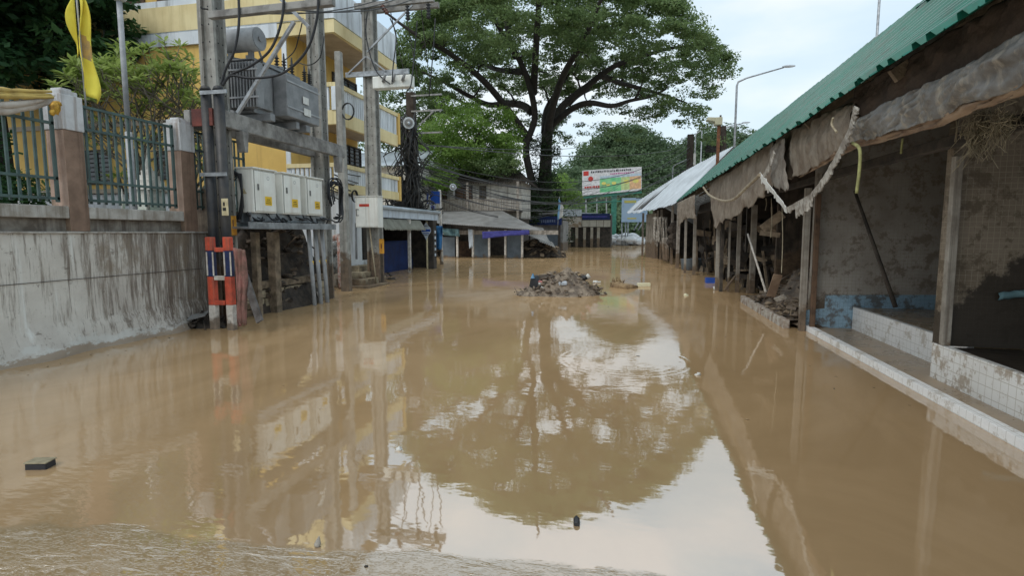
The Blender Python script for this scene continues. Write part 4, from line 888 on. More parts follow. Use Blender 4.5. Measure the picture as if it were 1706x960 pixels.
b = MB(); heap(b, (-7.0, 7.85, -.05), (.45,.4,.28), 25, .12); solo('mud_heap', b, M['muddark'], 'dark mud and debris heap at the end of the streaked wall', 'debris')
b = MB(); heap(b, (-7.7, 10.2, -.1), (.85,2.3,2.75), 380, .17, (0,0,1)); solo('debris_heap', b, [M['muddark'], M['mud']], 'tall heap of muddy branches and rubbish under the cabinet rack', 'debris')
lw = thing('block_wall', 'low muddy block wall below the debris heap under the cabinets', 'wall', (-7.0, 10.2, 0))
b = MB()
for r_ in range(4):
    y = 8.6+(.2 if r_ % 2 else 0)
    while y < 11.6: b.box((-7.35, y, -.2+r_*.17), (-7.0+random.uniform(-.02,.02), y+.37, -.045+r_*.17)); y += .385
obj('blocks', b, M['brick'], lw, bevel=.01); obj('cap', MB().box((-7.38, 8.5, .49), (-6.97, 11.6, .63)), M['plank'], lw, bevel=.01)
for px, lab, w_ in ((452,'thick weathered wooden post rising from the low block wall', .17), (425,'slimmer greenish wooden post left of the thick one', .12)):
    p = PX(px, 440, -6.9); solo('wooden_post', MB().box((-6.98, p.y, -.3), (-6.98+w_, p.y+w_, 1.6)), M['plank'], lab, 'post', bevel=.01)
# thin pole and pole with meter cabinet
tp_ = G(578, 485)
solo('concrete_pole', MB().hexa([(tp_.x-.125,tp_.y-.1,-.4),(tp_.x+.125,tp_.y-.1,-.4),(tp_.x+.125,tp_.y+.1,-.4),(tp_.x-.125,tp_.y+.1,-.4),(tp_.x-.08-.03,tp_.y-.08,6.3),(tp_.x+.08-.03,tp_.y-.08,6.3),(tp_.x+.08-.03,tp_.y+.08,6.3),(tp_.x-.08-.03,tp_.y+.08,6.3)]), M['conc'], 'short slender concrete pole between the transformer frame and the crossarm pole', 'utility pole', bevel=.015)
X3, Y3 = -7.65, 15.5
p3 = thing('utility_pole', 'tall concrete pole with two crossarms beside the yellow balcony', 'utility pole', (X3, Y3, 0))
hpole(X3, Y3, -.6, 8.55, .42, .32, p3)
obj('crossarm', MB().beam((X3-.35, Y3-.2, 8.2), (-5.55, Y3-.2, 8.2), .12, .14).beam((X3-.35, Y3+.2, 8.2), (-5.55, Y3+.2, 8.2), .12, .14), M['concd'], p3)
obj('crossarm', MB().box((-8.35, Y3-.24, 6.2), (-6.35, Y3-.16, 6.34)), M['steel'], p3)
obj('brace', MB().beam((X3, Y3-.2, 6.9), (-6.2, Y3-.2, 8.1), .045, .045), M['steel'], p3)
obj('brace', MB().beam((X3-.02, Y3-.26, 6.75), (-8.25, Y3-.26, 6.3), .04, .04).beam((X3+.02, Y3-.26, 6.75), (-7.05, Y3-.26, 6.3), .04, .04), M['greysteel'], p3)
def insul(c, d, h=.26, r=.06, n=4):
    pr = [(.02, 0)]
    for k in range(n): pr += [(r*.5, h*(k+.1)/n), (r, h*(k+.4)/n), (r*.5, h*(k+.8)/n)]
    return MB().lathe(c, d, pr+[(.02, h)], 10)
for x in (-7.0, -5.9, -5.45+(-.2)): obj('insulator', insul((x, Y3-.2, 8.28), (0,0,1)), mat('brown_porcelain', (.12,.045,.03), rough=.25, bump=0) if x == -7.0 else bpy.data.materials['brown_porcelain'], p3)
obj('insulator', insul((-7.1, Y3-.3, 8.12), (.6,-.2,-.8), .35, .07), bpy.data.materials['brown_porcelain'], p3)
for x in (-6.35, -5.72): obj('insulator', insul((x, Y3-.2, 8.1), (0,0,-1), .42, .075, 5), M['black'], p3)
fb_ = thing('fuse_switch_box', 'white fuse switch unit hanging under the lower crossarm', 'switch box', (-6.85, Y3-.25, 5.7))
obj('housing', MB().box((-7.4, Y3-.42, 5.78), (-6.2, Y3-.14, 6.12)), M['cab'], fb_, bevel=.02)
for i in range(3): obj('fuse', MB().tube([(-7.05+i*.3, Y3-.44, 5.95), (-6.9+i*.3, Y3-.6, 6.12)], [.05,.035], 8), M['greysteel'], fb_)
obj('bracket', MB().box((-7.1, Y3-.3, 6.12), (-7.02, Y3-.26, 6.198)).box((-6.6, Y3-.3, 6.12), (-6.52, Y3-.26, 6.198)), M['steel'], fb_)
for i, (pts, lab) in enumerate([([PY(612,20,15.2),PY(610,60,15.2),PY(625,115,15.1),PY(650,140,14.9)],'black lead curving down the left side of the crossarm pole'),([PY(650,30,15.1),PY(660,60,15.1),PY(655,110,15),PY(653,140,14.9)],'black lead in front of the white fuse switch unit'),([PY(695,35,15.2),PY(690,90,15.2),PY(685,140,15),PY(678,150,14.9)],'black lead from the hanging insulator to the switch unit'),([PY(725,30,15.2),PY(722,80,15.2),PY(715,160,15.5)],'black lead dropping from the end of the top crossarm')]):
    lead(pts, .018, 'power_lead', lab, 'cable', group='leads on the crossarm pole')
mc = thing('meter_cabinet', 'pale metal cabinet with a red label on the crossarm pole', 'cabinet', (X3, Y3-.35, 1.75))
mz0, mz1, mx0, mx1 = 1.74, 2.66, -8.02, -7.28
obj('housing', MB().box((mx0, Y3-.5, mz0), (mx1, Y3-.17, mz1)), M['cab'], mc, bevel=.012); obj('lid', MB().box((mx0-.02, Y3-.53, mz1+.001), (mx1+.02, Y3-.165, mz1+.025)), M['cab'], mc)
d = obj('door', MB().box((mx0+.02, Y3-.515, mz0+.03), (mx0+.34, Y3-.502, mz1-.03)).box((mx0+.352, Y3-.515, mz0+.03), (mx1-.02, Y3-.502, mz1-.03)), M['cab'], mc, bevel=.003)
obj('handle', MB().box((mx0+.03, Y3-.53, mz0+.35),(mx0+.12, Y3-.516, mz0+.37)).box((mx0+.03, Y3-.53, mz0+.53),(mx0+.12, Y3-.516, mz0+.55)).box((mx0+.03, Y3-.53, mz0+.37),(mx0+.05, Y3-.516, mz0+.53)), M['cabseam'], d)
obj('red_label', MB().box((mx0+.14, Y3-.52, mz1-.3), (mx0+.46, Y3-.516, mz1-.22)), M['red'], d)
s = thing('warning_plate', 'small orange yellow plate on the pole under the meter cabinet', 'sign', (-7.36, Y3-.2, .9))
obj('plate', MB().box((-7.42, Y3-.2, .95), (-7.27, Y3-.18, 1.4)), M['ysign'], s); obj('markings', MB().box((-7.37, Y3-.206, 1.1), (-7.33, Y3-.2015, 1.25)), M['rust'], s)
solo('wooden_stick', MB().tube([PY(616,380,15.1),PY(622,430,15.1),PY(628,478,15.1)], .022, 6), M['straw'], 'thin pale stick leaning on the pole under the meter cabinet', 'stick')
# ------------------------------------------------------------------ cable-tangle pole
XC, YC = -10.1, 24.5
cpz = thing('utility_pole', 'dark pole buried in tangled cables beside the awning shop', 'utility pole', (XC, YC, 0))
obj('pole', MB().box((XC-.18, YC-.18, -.5), (XC+.2, YC+.18, 8.1)), M['tindark'], cpz, bevel=.02)
b = MB()
for z in (6.0+.2, 7.2, 7.9): b.beam((XC+.1, YC-.2, z), (XC+1.6, YC-.2, z), .07, .07)
b.beam((XC+.2, YC-.25, 6.3), (XC+1.2, YC-.25, 7.15), .05, .05)
obj('crossarm', b, M['steel'], cpz)
tg = MB(); random.seed(5)
for i in range(150):
    z0 = random.uniform(2.4, 7.2); z1 = max(1.9, z0-random.uniform(.8, 3.2)); sx_ = random.gauss(0, .42); sy_ = random.uniform(-.5, 0)
    x0 = XC+random.uniform(-.4,.5); x1 = XC+random.gauss(0, .45)
    tg.tube([(x0, YC-.25+sy_*.3, z0), (x0+sx_, YC-.3+sy_, (z0+z1)/2-.2), (x1, YC-.3, z1), (x1+random.uniform(-.3,.3), YC-.3, z1-.15)], random.uniform(.015, .035), 5)
for i in range(75):
    z = 2.4+abs(random.gauss(0, .8)); x = XC+random.gauss(.0, .6); r_ = random.uniform(.2, .6); t0 = random.uniform(0, 3)
    tg.tube([(x+r_*math.cos(t0+t*.4), YC-.4+random.uniform(-.06,.06), z+r_*.8*math.sin(t0+t*.4)) for t in range(10)], random.uniform(.018,.04), 5)
for i in range(30):
    x = XC+random.uniform(-1.2, 1.2); tg.tube([(x, YC-.5, 2.35+random.uniform(0,.25)), (x+random.uniform(-.7,.7), YC-.45, 2.5+random.uniform(0,.5)), (x+random.uniform(-1,1), YC-.4, 2.4+random.uniform(0,.3))], .03, 5)
solo('cable_tangle', tg, M['cable'], 'thick tangle of black cables heaped round the dark pole', 'cable tangle')
def horn(name, c, d, r, label):
    c = Vector(c); d = Vector(d).normalized(); t = thing(name, label, 'loudspeaker', tuple(c))
    obj('horn', MB().lathe(c, d, [(.05,-.15),(.07,0),(.09,.1),(r*.6,.2),(r,.3),(r*1.04,.31),(r*.96,.312)], 20), M['metwhite'], t)
    obj('horn_mouth', MB().lathe(c+d*.313, d, [(r*.74,0),(r*.74,.004)], 20), M['trafo'], t)
    obj('driver', MB().lathe(c-d*.32, d, [(.09,0),(.1,.03),(.1,.15),(.06,.18)], 14).lathe(c+d*.317, d, [(.07,0),(.06,.06),(.02,.09)], 10), M['metwhite'], t)
    obj('mount', MB().box((c.x-.02, c.y-.02, c.z-.35), (c.x+.02, c.y+.02, c.z-.02)), M['greysteel'], t)
horn('loudspeaker', PY(682, 206, YC-.6), (.3,-1,-.1), .25, 'grey loudspeaker horn high on the cable tangled pole')
horn('loudspeaker', PY(756, 312, 24.0), (.2,-1,-.05), .15, 'pale loudspeaker horn on the post above the blue board')

# ================================================================== AWNING SHOP (along the left kerb)
XS = -8.45; sy0_, sy1_ = 18.95, 23.3
aw = thing('awning_shop', 'open shop with grey cloth awning next to the yellow building', 'shop', (XS-2, 21, 0))
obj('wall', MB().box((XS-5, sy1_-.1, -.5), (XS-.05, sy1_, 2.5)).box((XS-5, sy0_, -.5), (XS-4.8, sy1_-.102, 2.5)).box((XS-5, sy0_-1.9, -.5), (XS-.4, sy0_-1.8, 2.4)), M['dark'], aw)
obj('roof', MB().box((XS-5.2, sy0_-1.7, 2.46), (XS+.02, sy1_, 2.53)), M['tinwhite'], aw)
obj('fascia', MB().box((XS+.02, sy0_-1.7, 2.12), (XS+.06, sy1_, 2.4)), M['metwhite'], aw)
obj('gutter', MB().tube([(XS+.12, sy0_-1.7, 2.47), (XS+.12, sy1_, 2.47)], .07, 10), M['tinwhite'], aw)
def awf(u, v): return (XS+.0+.25*v, sy0_-1.6+u*3.9, 2.1-v*.40-(.035*abs(math.sin(u*60)) if v > .95 else 0)+.01*math.sin(u*30))
obj('awning', MB().grid(60, 6, awf), M['awn'], aw, solid=.01)
obj('interior_sheet', MB().grid(20, 8, lambda u, v: (XS-.9+.1*mn.noise(Vector((u*6, v*2, 0))), sy0_-1.7+u*5.2, v*1.35-.1)), M['navy'], aw, solid=.01)
for px, lab in ((570+0, None),):
    pass
p = G(683, 455); obj('post', MB().box((p.x-.05, p.y-.05, -.4), (p.x+.05, p.y+.05, 2.1)), M['barw'], aw)
obj('post', MB().box((XS-.1, 22.4, -.4), (XS+.15, 22.75, 2.1)), M['dark'], aw)
b = MB()
for i in range(5): b.box((XS+.152, 22.5, .55+i*.25), (XS+.17, 22.65, .67+i*.25))
obj('price_tags', b, M['metwhite'], aw)
lead([PX(646,455,XS), PX(655,462,XS), PX(664,464,XS)], .03, 'floating_scrap', 'dark scrap poking out of the water inside the awning shop', 'scrap', mt='muddark')
# bus stop sign
p = G(712, 448); bs = thing('bus_stop_sign', 'round blue and white bus stop sign on a pale post', 'sign', (p.x, p.y, 0))
ztop = PY(712, 372, p.y).z
obj('post', MB().tube([(p.x, p.y, -.4), (p.x, p.y, ztop+.1)], .045, 8), M['cream'], bs)
zc = PY(712, 384, p.y).z
obj('sign_board', MB().tube([(p.x, p.y-.06, zc), (p.x, p.y-.08, zc)], .22, 20).prism([(p.x-.12,p.y-.08,zc-.18),(p.x+.12,p.y-.08,zc-.18),(p.x,p.y-.08,zc-.42)], (0,.02,0)).prism([(p.x-.12,p.y-.08,zc+.18),(p.x+.12,p.y-.08,zc+.18),(p.x,p.y-.08,zc+.36)], (0,.02,0)), M['metwhite'], bs)
obj('blue_band', MB().box((p.x-.2, p.y-.086, zc-.05), (p.x+.2, p.y-.0815, zc+.05)).box((p.x-.14, p.y-.086, zc-.14), (p.x+.14, p.y-.0815, zc-.11)), M['blueb'], bs)
# post with blue board, barrel-like tarp on a stand
pb = G(737, 441); yy = pb.y
bbp = thing('notice_board', 'blue board with leaning small signs on a tall pale post', 'sign', (pb.x, yy, 0))
obj('post', MB().tube([(PY(737,441,yy).x, yy, -.4), (PY(734,441,yy).x, yy, PY(735,316,yy).z)], .07, 8), M['barw'], bbp)
def rectY(y, x0, y0, x1, y1, t=.03):
    a = PY(x0, y0, y); c = PY(x1, y1, y); return MB().box((a.x, y-t, c.z), (c.x, y, a.z))
obj('blue_panel', rectY(yy-.1, 711, 319, 733, 339), M['blueb'], bbp); obj('white_pennant', MB().prism([PY(713,338,yy-.14),PY(718,338,yy-.14),PY(715,321,yy-.14)], (0,-.01,0)), M['white'], bbp)
obj('small_sign', rectY(yy-.15, 716, 341, 727, 352), M['metwhite'], bbp)
obj('small_sign_print', rectY(yy-.185, 718, 343, 724, 348, .004), M['purple'], bbp)
solo('blue_tarpaulin', cloth([(713,378),(737,376)], [(716,412),(736,416)], 'y', yy-.3, 14, 10, .18, 4, 2), M['bluet'], 'crumpled blue tarpaulin hung on the post below the blue board', 'tarpaulin', solid=.02)
lb_ = MB(); 
for px in (724, 737): lb_.tube([(PY(px,445,yy).x, yy-.25, -.4), (PY(px,415,yy).x, yy-.25, PY(px,414,yy).z)], .035, 6)
lb_.beam(PY(724,418,yy-.25), PY(737,418,yy-.25), .05, .05); lb_.beam(PY(724,418,yy-.25), PY(736,436,yy-.25), .03, .03)
solo('trestle', lb_, M['greywood'], 'pale wooden trestle standing in the water under the blue tarpaulin', 'trestle')

# ================================================================== SHUTTERED SHOP + OLD HOUSE
ys = 33.0
ss = thing('shuttered_shop', 'low shop with grey blue shutters and a drooping zinc roof', 'shop', (-8.5, ys+1, 0))
def corrug(A, B, C, D, n=40, amp=.03, wl=None, m=0, saw=0):
    """corrugated sheet: A-B eave, D-C top; ribs run from eave to top"""
    A, B, C, D = map(Vector, (A, B, C, D)); nrm = (B-A).cross(D-A).normalized()
    def fn(u, v):
        e = .0
        if saw: v2 = v-saw*(((u*n/5) % 1)*.6+.4*mn.noise(Vector((u*37, 0, 0))))*(1 if v == 0 else 0); e = v2
        else: e = v
        return A.lerp(B, u).lerp(D.lerp(C, u), e)+nrm*amp*math.sin(u*n*2*math.pi)
    return MB().grid(n*4, 6, fn, m)
rt_ = corrug(PY(728,372,ys-1.3), PY(884,384,ys-1.3)+Vector((.6,0,0)), PY(838,352,ys+2.6), PY(728,352,ys+2.6), 60, .03)
obj('roof', rt_, M['tin'], ss, solid=.01)
obj('wall', MB().box((-12.2, ys+3.5, -.5), (-7.2, ys+3.6, 2.3)).box((-12.3, ys, -.5), (-12.2, ys+3.6, 2.9)), M['dark'], ss)
def shutter(x0, x1, y0=395, lab=None):
    b = MB(); a = PY(x0, y0, ys); c = PY(x1, 432, ys)
    n = 22
    for i in range(n):
        z0 = -.4+(a.z+.4)*i/n; z1 = -.4+(a.z+.4)*(i+1)/n; b.box((a.x, ys-.01, z0+.003), (c.x, ys+.02, z1-.006))
    b.box((a.x, ys+.022, -.4), (c.x, ys+.03, a.z)); return obj('roller_shutter', b, M['shutter'], ss)
shutter(738, 758); shutter(788, 814, 390); shutter(845, 869, 390)
obj('lintel', rectY(ys-.02, 738, 384, 930, 391, .05), M['greywood'], ss)
for px in (762, 788, 815, 842, 870):
    p = PY(px, 410, ys-.6); obj('post', MB().box((p.x-.06, ys-.66, -.5), (p.x+.06, ys-.54, 1.75)), M['barw'], ss)
obj('back_goods', rectY(ys+1.6, 764, 402, 786, 432, .2), M['wood'], ss)
solo('shop_banner', cloth([(803,386),(882,383)], [(804,398),(846,393),(882,391)], 'y', ys-1.25, 30, 6, .05, 6, 4), M['purple'], 'violet blue banner sagging under the zinc roof edge', 'banner', solid=.01)
solo('hung_cloth', cloth([(737,380),(765,382)], [(739,392),(766,394)], 'y', ys-.9, 14, 6, .15, 4, 6), M['teal'], 'faded teal cloth bundle hung under the roof beside the blue tarpaulin', 'cloth', solid=.02)
solo('hung_cloth', cloth([(780,382),(787,382)], [(782,414),(788,412)], 'y', ys-.9, 6, 10, .12, 4, 8, .1), M['metwhite'], 'narrow whitish cloth dangling between two shop posts', 'cloth', solid=.02)
# collapsed sheets and wreckage right of it
b = MB(); heap(b, tuple(PY(893,412,34.5)*Vector((1,1,0))), (2.0,1.0,1.2), 110, .35, (0,1,1)); solo('debris_heap', b, [M['muddark'], M['plank']], 'wreckage pile under collapsed zinc sheets right of the shuttered shop', 'debris')
solo('zinc_sheet', corrug(PY(870,388,33.2), PY(918,408,33.4), PY(905,380,35), PY(868,374,35), 12, .03), M['tin'], 'collapsed zinc sheet curling down right of the shuttered shop', 'roof sheet', 'collapsed zinc sheets', solid=.01)
solo('zinc_sheet', corrug(PY(898,402,33.0), PY(925,412,33.0), PY(921,404,34.5), PY(897,394,34.5), 8, .03), M['tin'], 'smaller zinc sheet lying lowest on the wreckage by the water', 'roof sheet', 'collapsed zinc sheets', solid=.01)
# old house
yo = 37.4
oh = thing('old_house', 'two storey old wooden house with a balcony above the shuttered shop', 'house', (-10.3, yo+2, 0))
obj('wall', MB().box((-13.6, yo+1.3, 2.6), (-7.6, yo+5, 5.3)), M['oldwall'], oh)
obj('lower_wall', MB().box((-13.5, yo+1.2, -.5), (-7.7, yo+4.9, 2.58)), M['dark'], oh)
obj('roof', corrug((-14.2,yo+.7,5.15), (-7.0,yo+.7,5.1), (-8.3,yo+3.4,6.3), (-13.2,yo+3.4,6.3), 40, .03), M['tindark'], oh, solid=.01)
obj('roof', corrug((-7.0,yo+.7,5.1), (-7.0,yo+5.5,5.0), (-8.3,yo+3.5,6.3), (-8.3,yo+3.4,6.3), 30, .03), M['tindark'], oh, solid=.01)
b = MB(); b.box((-13.4, yo-.1, 3.02), (-7.5, yo+1.28, 3.14)); obj('balcony_floor', b, M['dark'], oh)
b = MB(); x = -13.35
while x < -7.6: b.box((x, yo-.08, 3.142), (x+.07, yo-.03, 3.86)); x += .12
obj('balcony_rail', b.box((-13.4, yo-.1, 3.862), (-7.5, yo+.0, 3.94)), M['greywood'], oh)
for x in (-13.3, -11.3, -7.65): obj('post', MB().box((x, yo-.2, 0), (x+.16, yo-.102, 5.1)), M['greywood'], oh)
def owin(x0, x1, y0, y1, mt='wood', nm='window'):
    yy_ = yo+1.29; a = PY(x0, y0, yy_); c = PY(x1, y1, yy_)
    f = MB().box((a.x-.06, yy_-.06, c.z-.06), (a.x, yy_+.02, a.z+.06)).box((c.x, yy_-.06, c.z-.06), (c.x+.06, yy_+.02, a.z+.06)).box((a.x, yy_-.06, a.z), (c.x, yy_+.02, a.z+.06)).box((a.x, yy_-.06, c.z-.06), (c.x, yy_+.02, c.z)).box(((a.x+c.x)/2-.04, yy_-.05, c.z), ((a.x+c.x)/2+.04, yy_-.01, a.z))
    w_ = obj(nm, f, M['dark'], oh); obj('pane', MB().box((a.x, yy_-.04, c.z), (c.x, yy_-.015, a.z)), M[mt], w_)
owin(760, 786, 311, 331); owin(735, 744, 310, 331); owin(800, 809, 311, 334, 'glass', 'door')
# shack
yk = 40.0
sk = thing('grey_shack', 'small grey shack with a dark opening beside the old wooden house', 'shack', tuple(PY(853,360,yk)*Vector((1,1,0))))
a = PY(836, 328, yk); c = PY(866, 362, yk); z1 = a.z
obj('wall', MB().box((a.x, yk, 0), (c.x, yk+3, z1-.1)), mat('weathered_grey_plaster', (.3,.3,.29), (.2,.195,.185), sc=2), sk)
obj('opening', MB().box((PY(855,0,yk).x, yk-.03, PY(855,346,yk).z), (PY(864,0,yk).x, yk-.002, PY(855,331,yk).z)), M['black'], sk)
obj('roof', MB().prism([(a.x-.2,yk-.4,z1-.15),(a.x+.5,yk-.4,z1+.35),(c.x+.3,yk-.4,z1-.05),(c.x+.3,yk-.4,z1-.17),(a.x+.5,yk-.4,z1+.22)], (0,3.6,0)), M['tindark'], sk)
# far background house roofs seen through foliage
bh = thing('blue_roof_house', 'house with pale blue roof half hidden behind the bright tree', 'house', (-17, 52, 0))
q = PY(768, 275, 52)
obj('wall', MB().box((q.x-4.5, 52, 0), (q.x+2, 57, q.z-.6)), M['oldwall'], bh)
obj('roof', corrug((q.x-5,51.4,q.z-.7), (q.x+2.4,51.4,q.z-.7), (q.x+2.2,54.5,q.z+1.0), (q.x-4.6,54.5,q.z+1.0), 50, .03), M['tinwhite'], bh, solid=.02)
bh = thing('blue_roof_house', 'house with pale blue roof behind the lower yellow balcony corner', 'house', (-19, 34, 0))
q = PY(660, 262, 34)
obj('wall', MB().box((q.x-4.5, 34, 0), (q.x+1.3, 38, q.z-.6)), M['oldwall'], bh)
obj('roof', corrug((q.x-5,33.4,q.z-.6), (q.x+1.6,33.4,q.z-.6), (q.x+1.6,37,q.z+.8), (q.x-5,37,q.z+.8), 50, .03), M['tinwhite'], bh, solid=.02)

# ================================================================== SHOPS 3 AND 4
yt = 46.0
s3_ = thing('corner_shop', 'shop with a long navy sign band and grey shutter', 'shop', (-7.5, yt+2, 0))
a = PY(858, 357, yt); c = PY(938, 415, yt)
obj('wall', MB().box((a.x, yt, -.5), (c.x, yt+4, 2.6)), mat('grey_shop_plaster', (.3,.29,.27), (.2,.185,.17), sc=2, mud=.8), s3_)
obj('sign_band', rectY(yt-.7, 858, 361, 936, 375, .06), M['navy'], s3_)
t_ = MB(); x = 866
random.seed(3)
while x < 926:
    w_ = random.uniform(1.5, 3); q = rectY(yt-.765, x, 366, x+w_, 371.5-random.random()*1.5, .01); t_.v += []; t_.add(q.v, q.f); x += w_+1.2
obj('sign_lettering', t_, mat('faded_sign_lettering', (.16,.2,.32), rough=.7, bump=0), s3_)
obj('roof', MB().beam(PY(857,359,yt-.7), PY(937,354,yt-.7), .1, .14).box((a.x-.1, yt-.7, 2.72), (c.x, yt+4, 2.78)), M['tin'], s3_)
obj('roller_shutter', rectY(yt-.03, 904, 385, 933, 416, .02), M['shutter'], s3_)
obj('post', MB().box((PY(934,0,yt).x, yt-.5, -.5), (PY(938,0,yt).x, yt-.2, 2.6)), M['dark'], s3_)
yf = 58.0
s4 = thing('signboard_shop', 'shop with white upper boards and pale columns at the street end', 'shop', (-4, yf+2, 0))
a = PY(938, 348, yf); c = PY(1017, 410, yf)
obj('wall', MB().box((a.x, yf+.6, -.5), (c.x, yf+5, 3.5)), M['dark'], s4)
obj('board', rectY(yf-.2, 938, 349, 969, 360, .2), M['metwhite'], s4); obj('board', rectY(yf-.2, 938, 362, 969, 378.5, .2), mat('water_stained_board', (.5,.47,.42), (.26,.19,.12), sc=1.5, bump=.1, contrast=.4), s4)
obj('sign_band', rectY(yf-.3, 970, 356, 1016, 366, .1), M['navy'], s4)
obj('sign_stripe', rectY(yf-.42, 970, 360, 1012, 362, .01), M['purple'], s4)
obj('fascia_panels', (lambda b: [b.add((q := rectY(yf-.2, 970+i*12, 367, 981+i*12, 378, .15)).v, q.f) for i in range(4)] and b)(MB()), mat('cream_fascia_panels', (.5,.47,.4), (.4,.37,.3), sc=2, streak=(.25,.2,.15)), s4)
obj('roof_edge', MB().beam(PY(968,355,yf-.3), PY(1018,357.5,yf-.3), .15, .12), M['metwhite'], s4)
for x0 in (943, 959, 972, 984, 995): obj('column', rectY(yf-.1, x0, 379, x0+(8 if x0 < 945 else 4), 412, .25), mat('stained_column_%d' % x0, (.42,.38,.31), (.3,.26,.2), sc=2, mud=1.0) if x0 == 943 else bpy.data.materials['stained_column_943'], s4)
obj('shelf', rectY(yf-.3, 937, 401, 955, 403, .3), M['barw'], s4)
# little flag
fp = PY(936, 360, 44)
f2 = thing('flag', 'pale blue and white flag hanging above the navy sign band', 'flag', tuple(PY(930, 375, 44)))
obj('flag_pole', MB().tube([PY(929,380,44), PY(932,328,44)], .03, 6), M['greysteel'], f2)
fm = cloth([(931,331),(939,345)], [(928,367),(937,362)], 'y', 43.95, 8, 8, .1, 3, 9)
for i in range(len(fm.f)): fm.m[i] = 0 if (i//8) < 3 else 1
obj('flag_cloth', fm, [M['ltblue'], M['white']], f2, solid=.01)
# billboard
yb2 = 75.0
bb = thing('billboard', 'large printed billboard with red circle and green fruit picture on green posts', 'billboard', tuple(PY(1022, 400, yb2)*Vector((1,1,0))))
A, B, C, D = PY(970,326,yb2), PY(1069,317,yb2), PY(1069,277.5,yb2), PY(970,284,yb2)
cols = {'w': mat('print_white', (.72,.72,.74), rough=.6, bump=0), 'g': mat('print_green', (.12,.5,.24), (.3,.6,.3), sc=.8, rough=.6, bump=0), 'y': mat('print_yellow', (.78,.66,.15), (.6,.6,.2), sc=1.2, rough=.6, bump=0), 'o': mat('print_orange', (.8,.5,.28), rough=.6, bump=0), 'r': mat('print_red', (.6,.06,.05), rough=.6, bump=0), 'm': mat('print_magenta', (.55,.12,.35), rough=.6, bump=0), 'k': mat('print_black', (.05,.05,.06), rough=.6, bump=0), 'b': mat('print_pale_blue', (.5,.62,.72), rough=.6, bump=0)}
obj('panel', MB().prism([A, B, C, D], (0,.25,0)), cols['w'], bb)
def bq(u0, v0, u1, v1, off=.01):
    f = lambda u, v: A.lerp(B, u).lerp(D.lerp(C, u), v)
    return MB().prism([f(u0,v0)+Vector((0,-off,0)), f(u1,v0)+Vector((0,-off,0)), f(u1,v1)+Vector((0,-off,0)), f(u0,v1)+Vector((0,-off,0))], (0,.005,0))
def bell(u, v, r, asp=1, off=.03):
    f = A.lerp(B, u).lerp(D.lerp(C, u), v)+Vector((0,-off,0)); return MB().prism([f+Vector((r*math.cos(t*.4), 0, r*asp*math.sin(t*.4))) for t in range(16)], (0,.005,0))
obj('printed_field', bq(.30,.06,.66,.62), cols['g'], bb); obj('printed_field', bq(.662,.08,.80,.62), mat('print_lime', (.55,.66,.3), rough=.6, bump=0), bb); obj('printed_field', bq(.802,.08,.99,.62), cols['o'], bb)
obj('printed_field', bq(.30,.622,.99,.72), cols['b'], bb)
obj('printed_circle', bell(.145,.64,.34), cols['r'], bb)
obj('printed_mark', bq(.02,.78,.11,.96), cols['r'], bb)
for u, v, r in ((.37,.42,.3),(.44,.35,.25),(.54,.4,.3),(.75,.42,.36),(.90,.42,.4)): obj('printed_fruit', bell(u, v, r, .7, .04), cols['y'], bb)
t_ = MB(); random.seed(12); u = .15
while u < .80:
    w_ = random.uniform(.012,.03); q = bq(u, .87, u+w_, .93+random.random()*.03, .02); t_.add(q.v, q.f); u += w_+.012
obj('headline', t_, cols['k'], bb)
t_ = MB(); u = .48
while u < .88:
    w_ = random.uniform(.012,.03); q = bq(u, .76, u+w_, .81, .02); t_.add(q.v, q.f); u += w_+.01
obj('subheading', t_, cols['m'], bb)
t_ = MB(); u = .04
while u < .28:
    w_ = random.uniform(.015,.04); q = bq(u, .27, u+w_, .35, .02); t_.add(q.v, q.f); u += w_+.01
obj('lower_text', t_, cols['r'], bb)
p = PY(1022, 385, yb2+.4); obj('post', MB().box((p.x-.35, yb2+.3, -.5), (p.x+.35, yb2+.9, 8)), M['gpost'], bb)
obj('truss', MB().beam(PY(972,329,yb2+.3), PY(1069,320,yb2+.3), .3, .3).beam(PY(972,338,yb2+.3), PY(1060,334,yb2+.3), .15, .15), M['gpost'], bb)
for px in (976, 994, 1010): obj('strut', MB().tube([PY(px,328,yb2+.4), PY(px+1,372,yb2+.4)], .09, 6), M['greysteel'], bb)
yb3 = 66
b2 = thing('billboard', 'smaller light blue billboard behind the end of the white shed roof', 'billboard', tuple(PY(1050, 400, yb3)*Vector((1,1,0))))
obj('panel', rectY(yb3, 1036, 330, 1078, 370, .15), mat('print_light_blue', (.42,.58,.78), (.5,.66,.84), sc=.6, rough=.6, bump=0), b2)
obj('headline', rectY(yb3-.16, 1040, 334, 1060, 338, .01), cols['y'], b2); obj('lower_text', rectY(yb3-.16, 1045, 363, 1060, 365, .01), cols['y'], b2)
for px in (1036, 1042, 1046): obj('post', MB().tube([PY(px,370,yb3), PY(px,410,yb3)], .08, 6), M['steel'], b2)
for px in (1056, 1063): obj('strut', MB().tube([PY(px,384,yb3+.5), PY(px+8,371,yb3+.5)], .08, 6), M['steel'], b2)
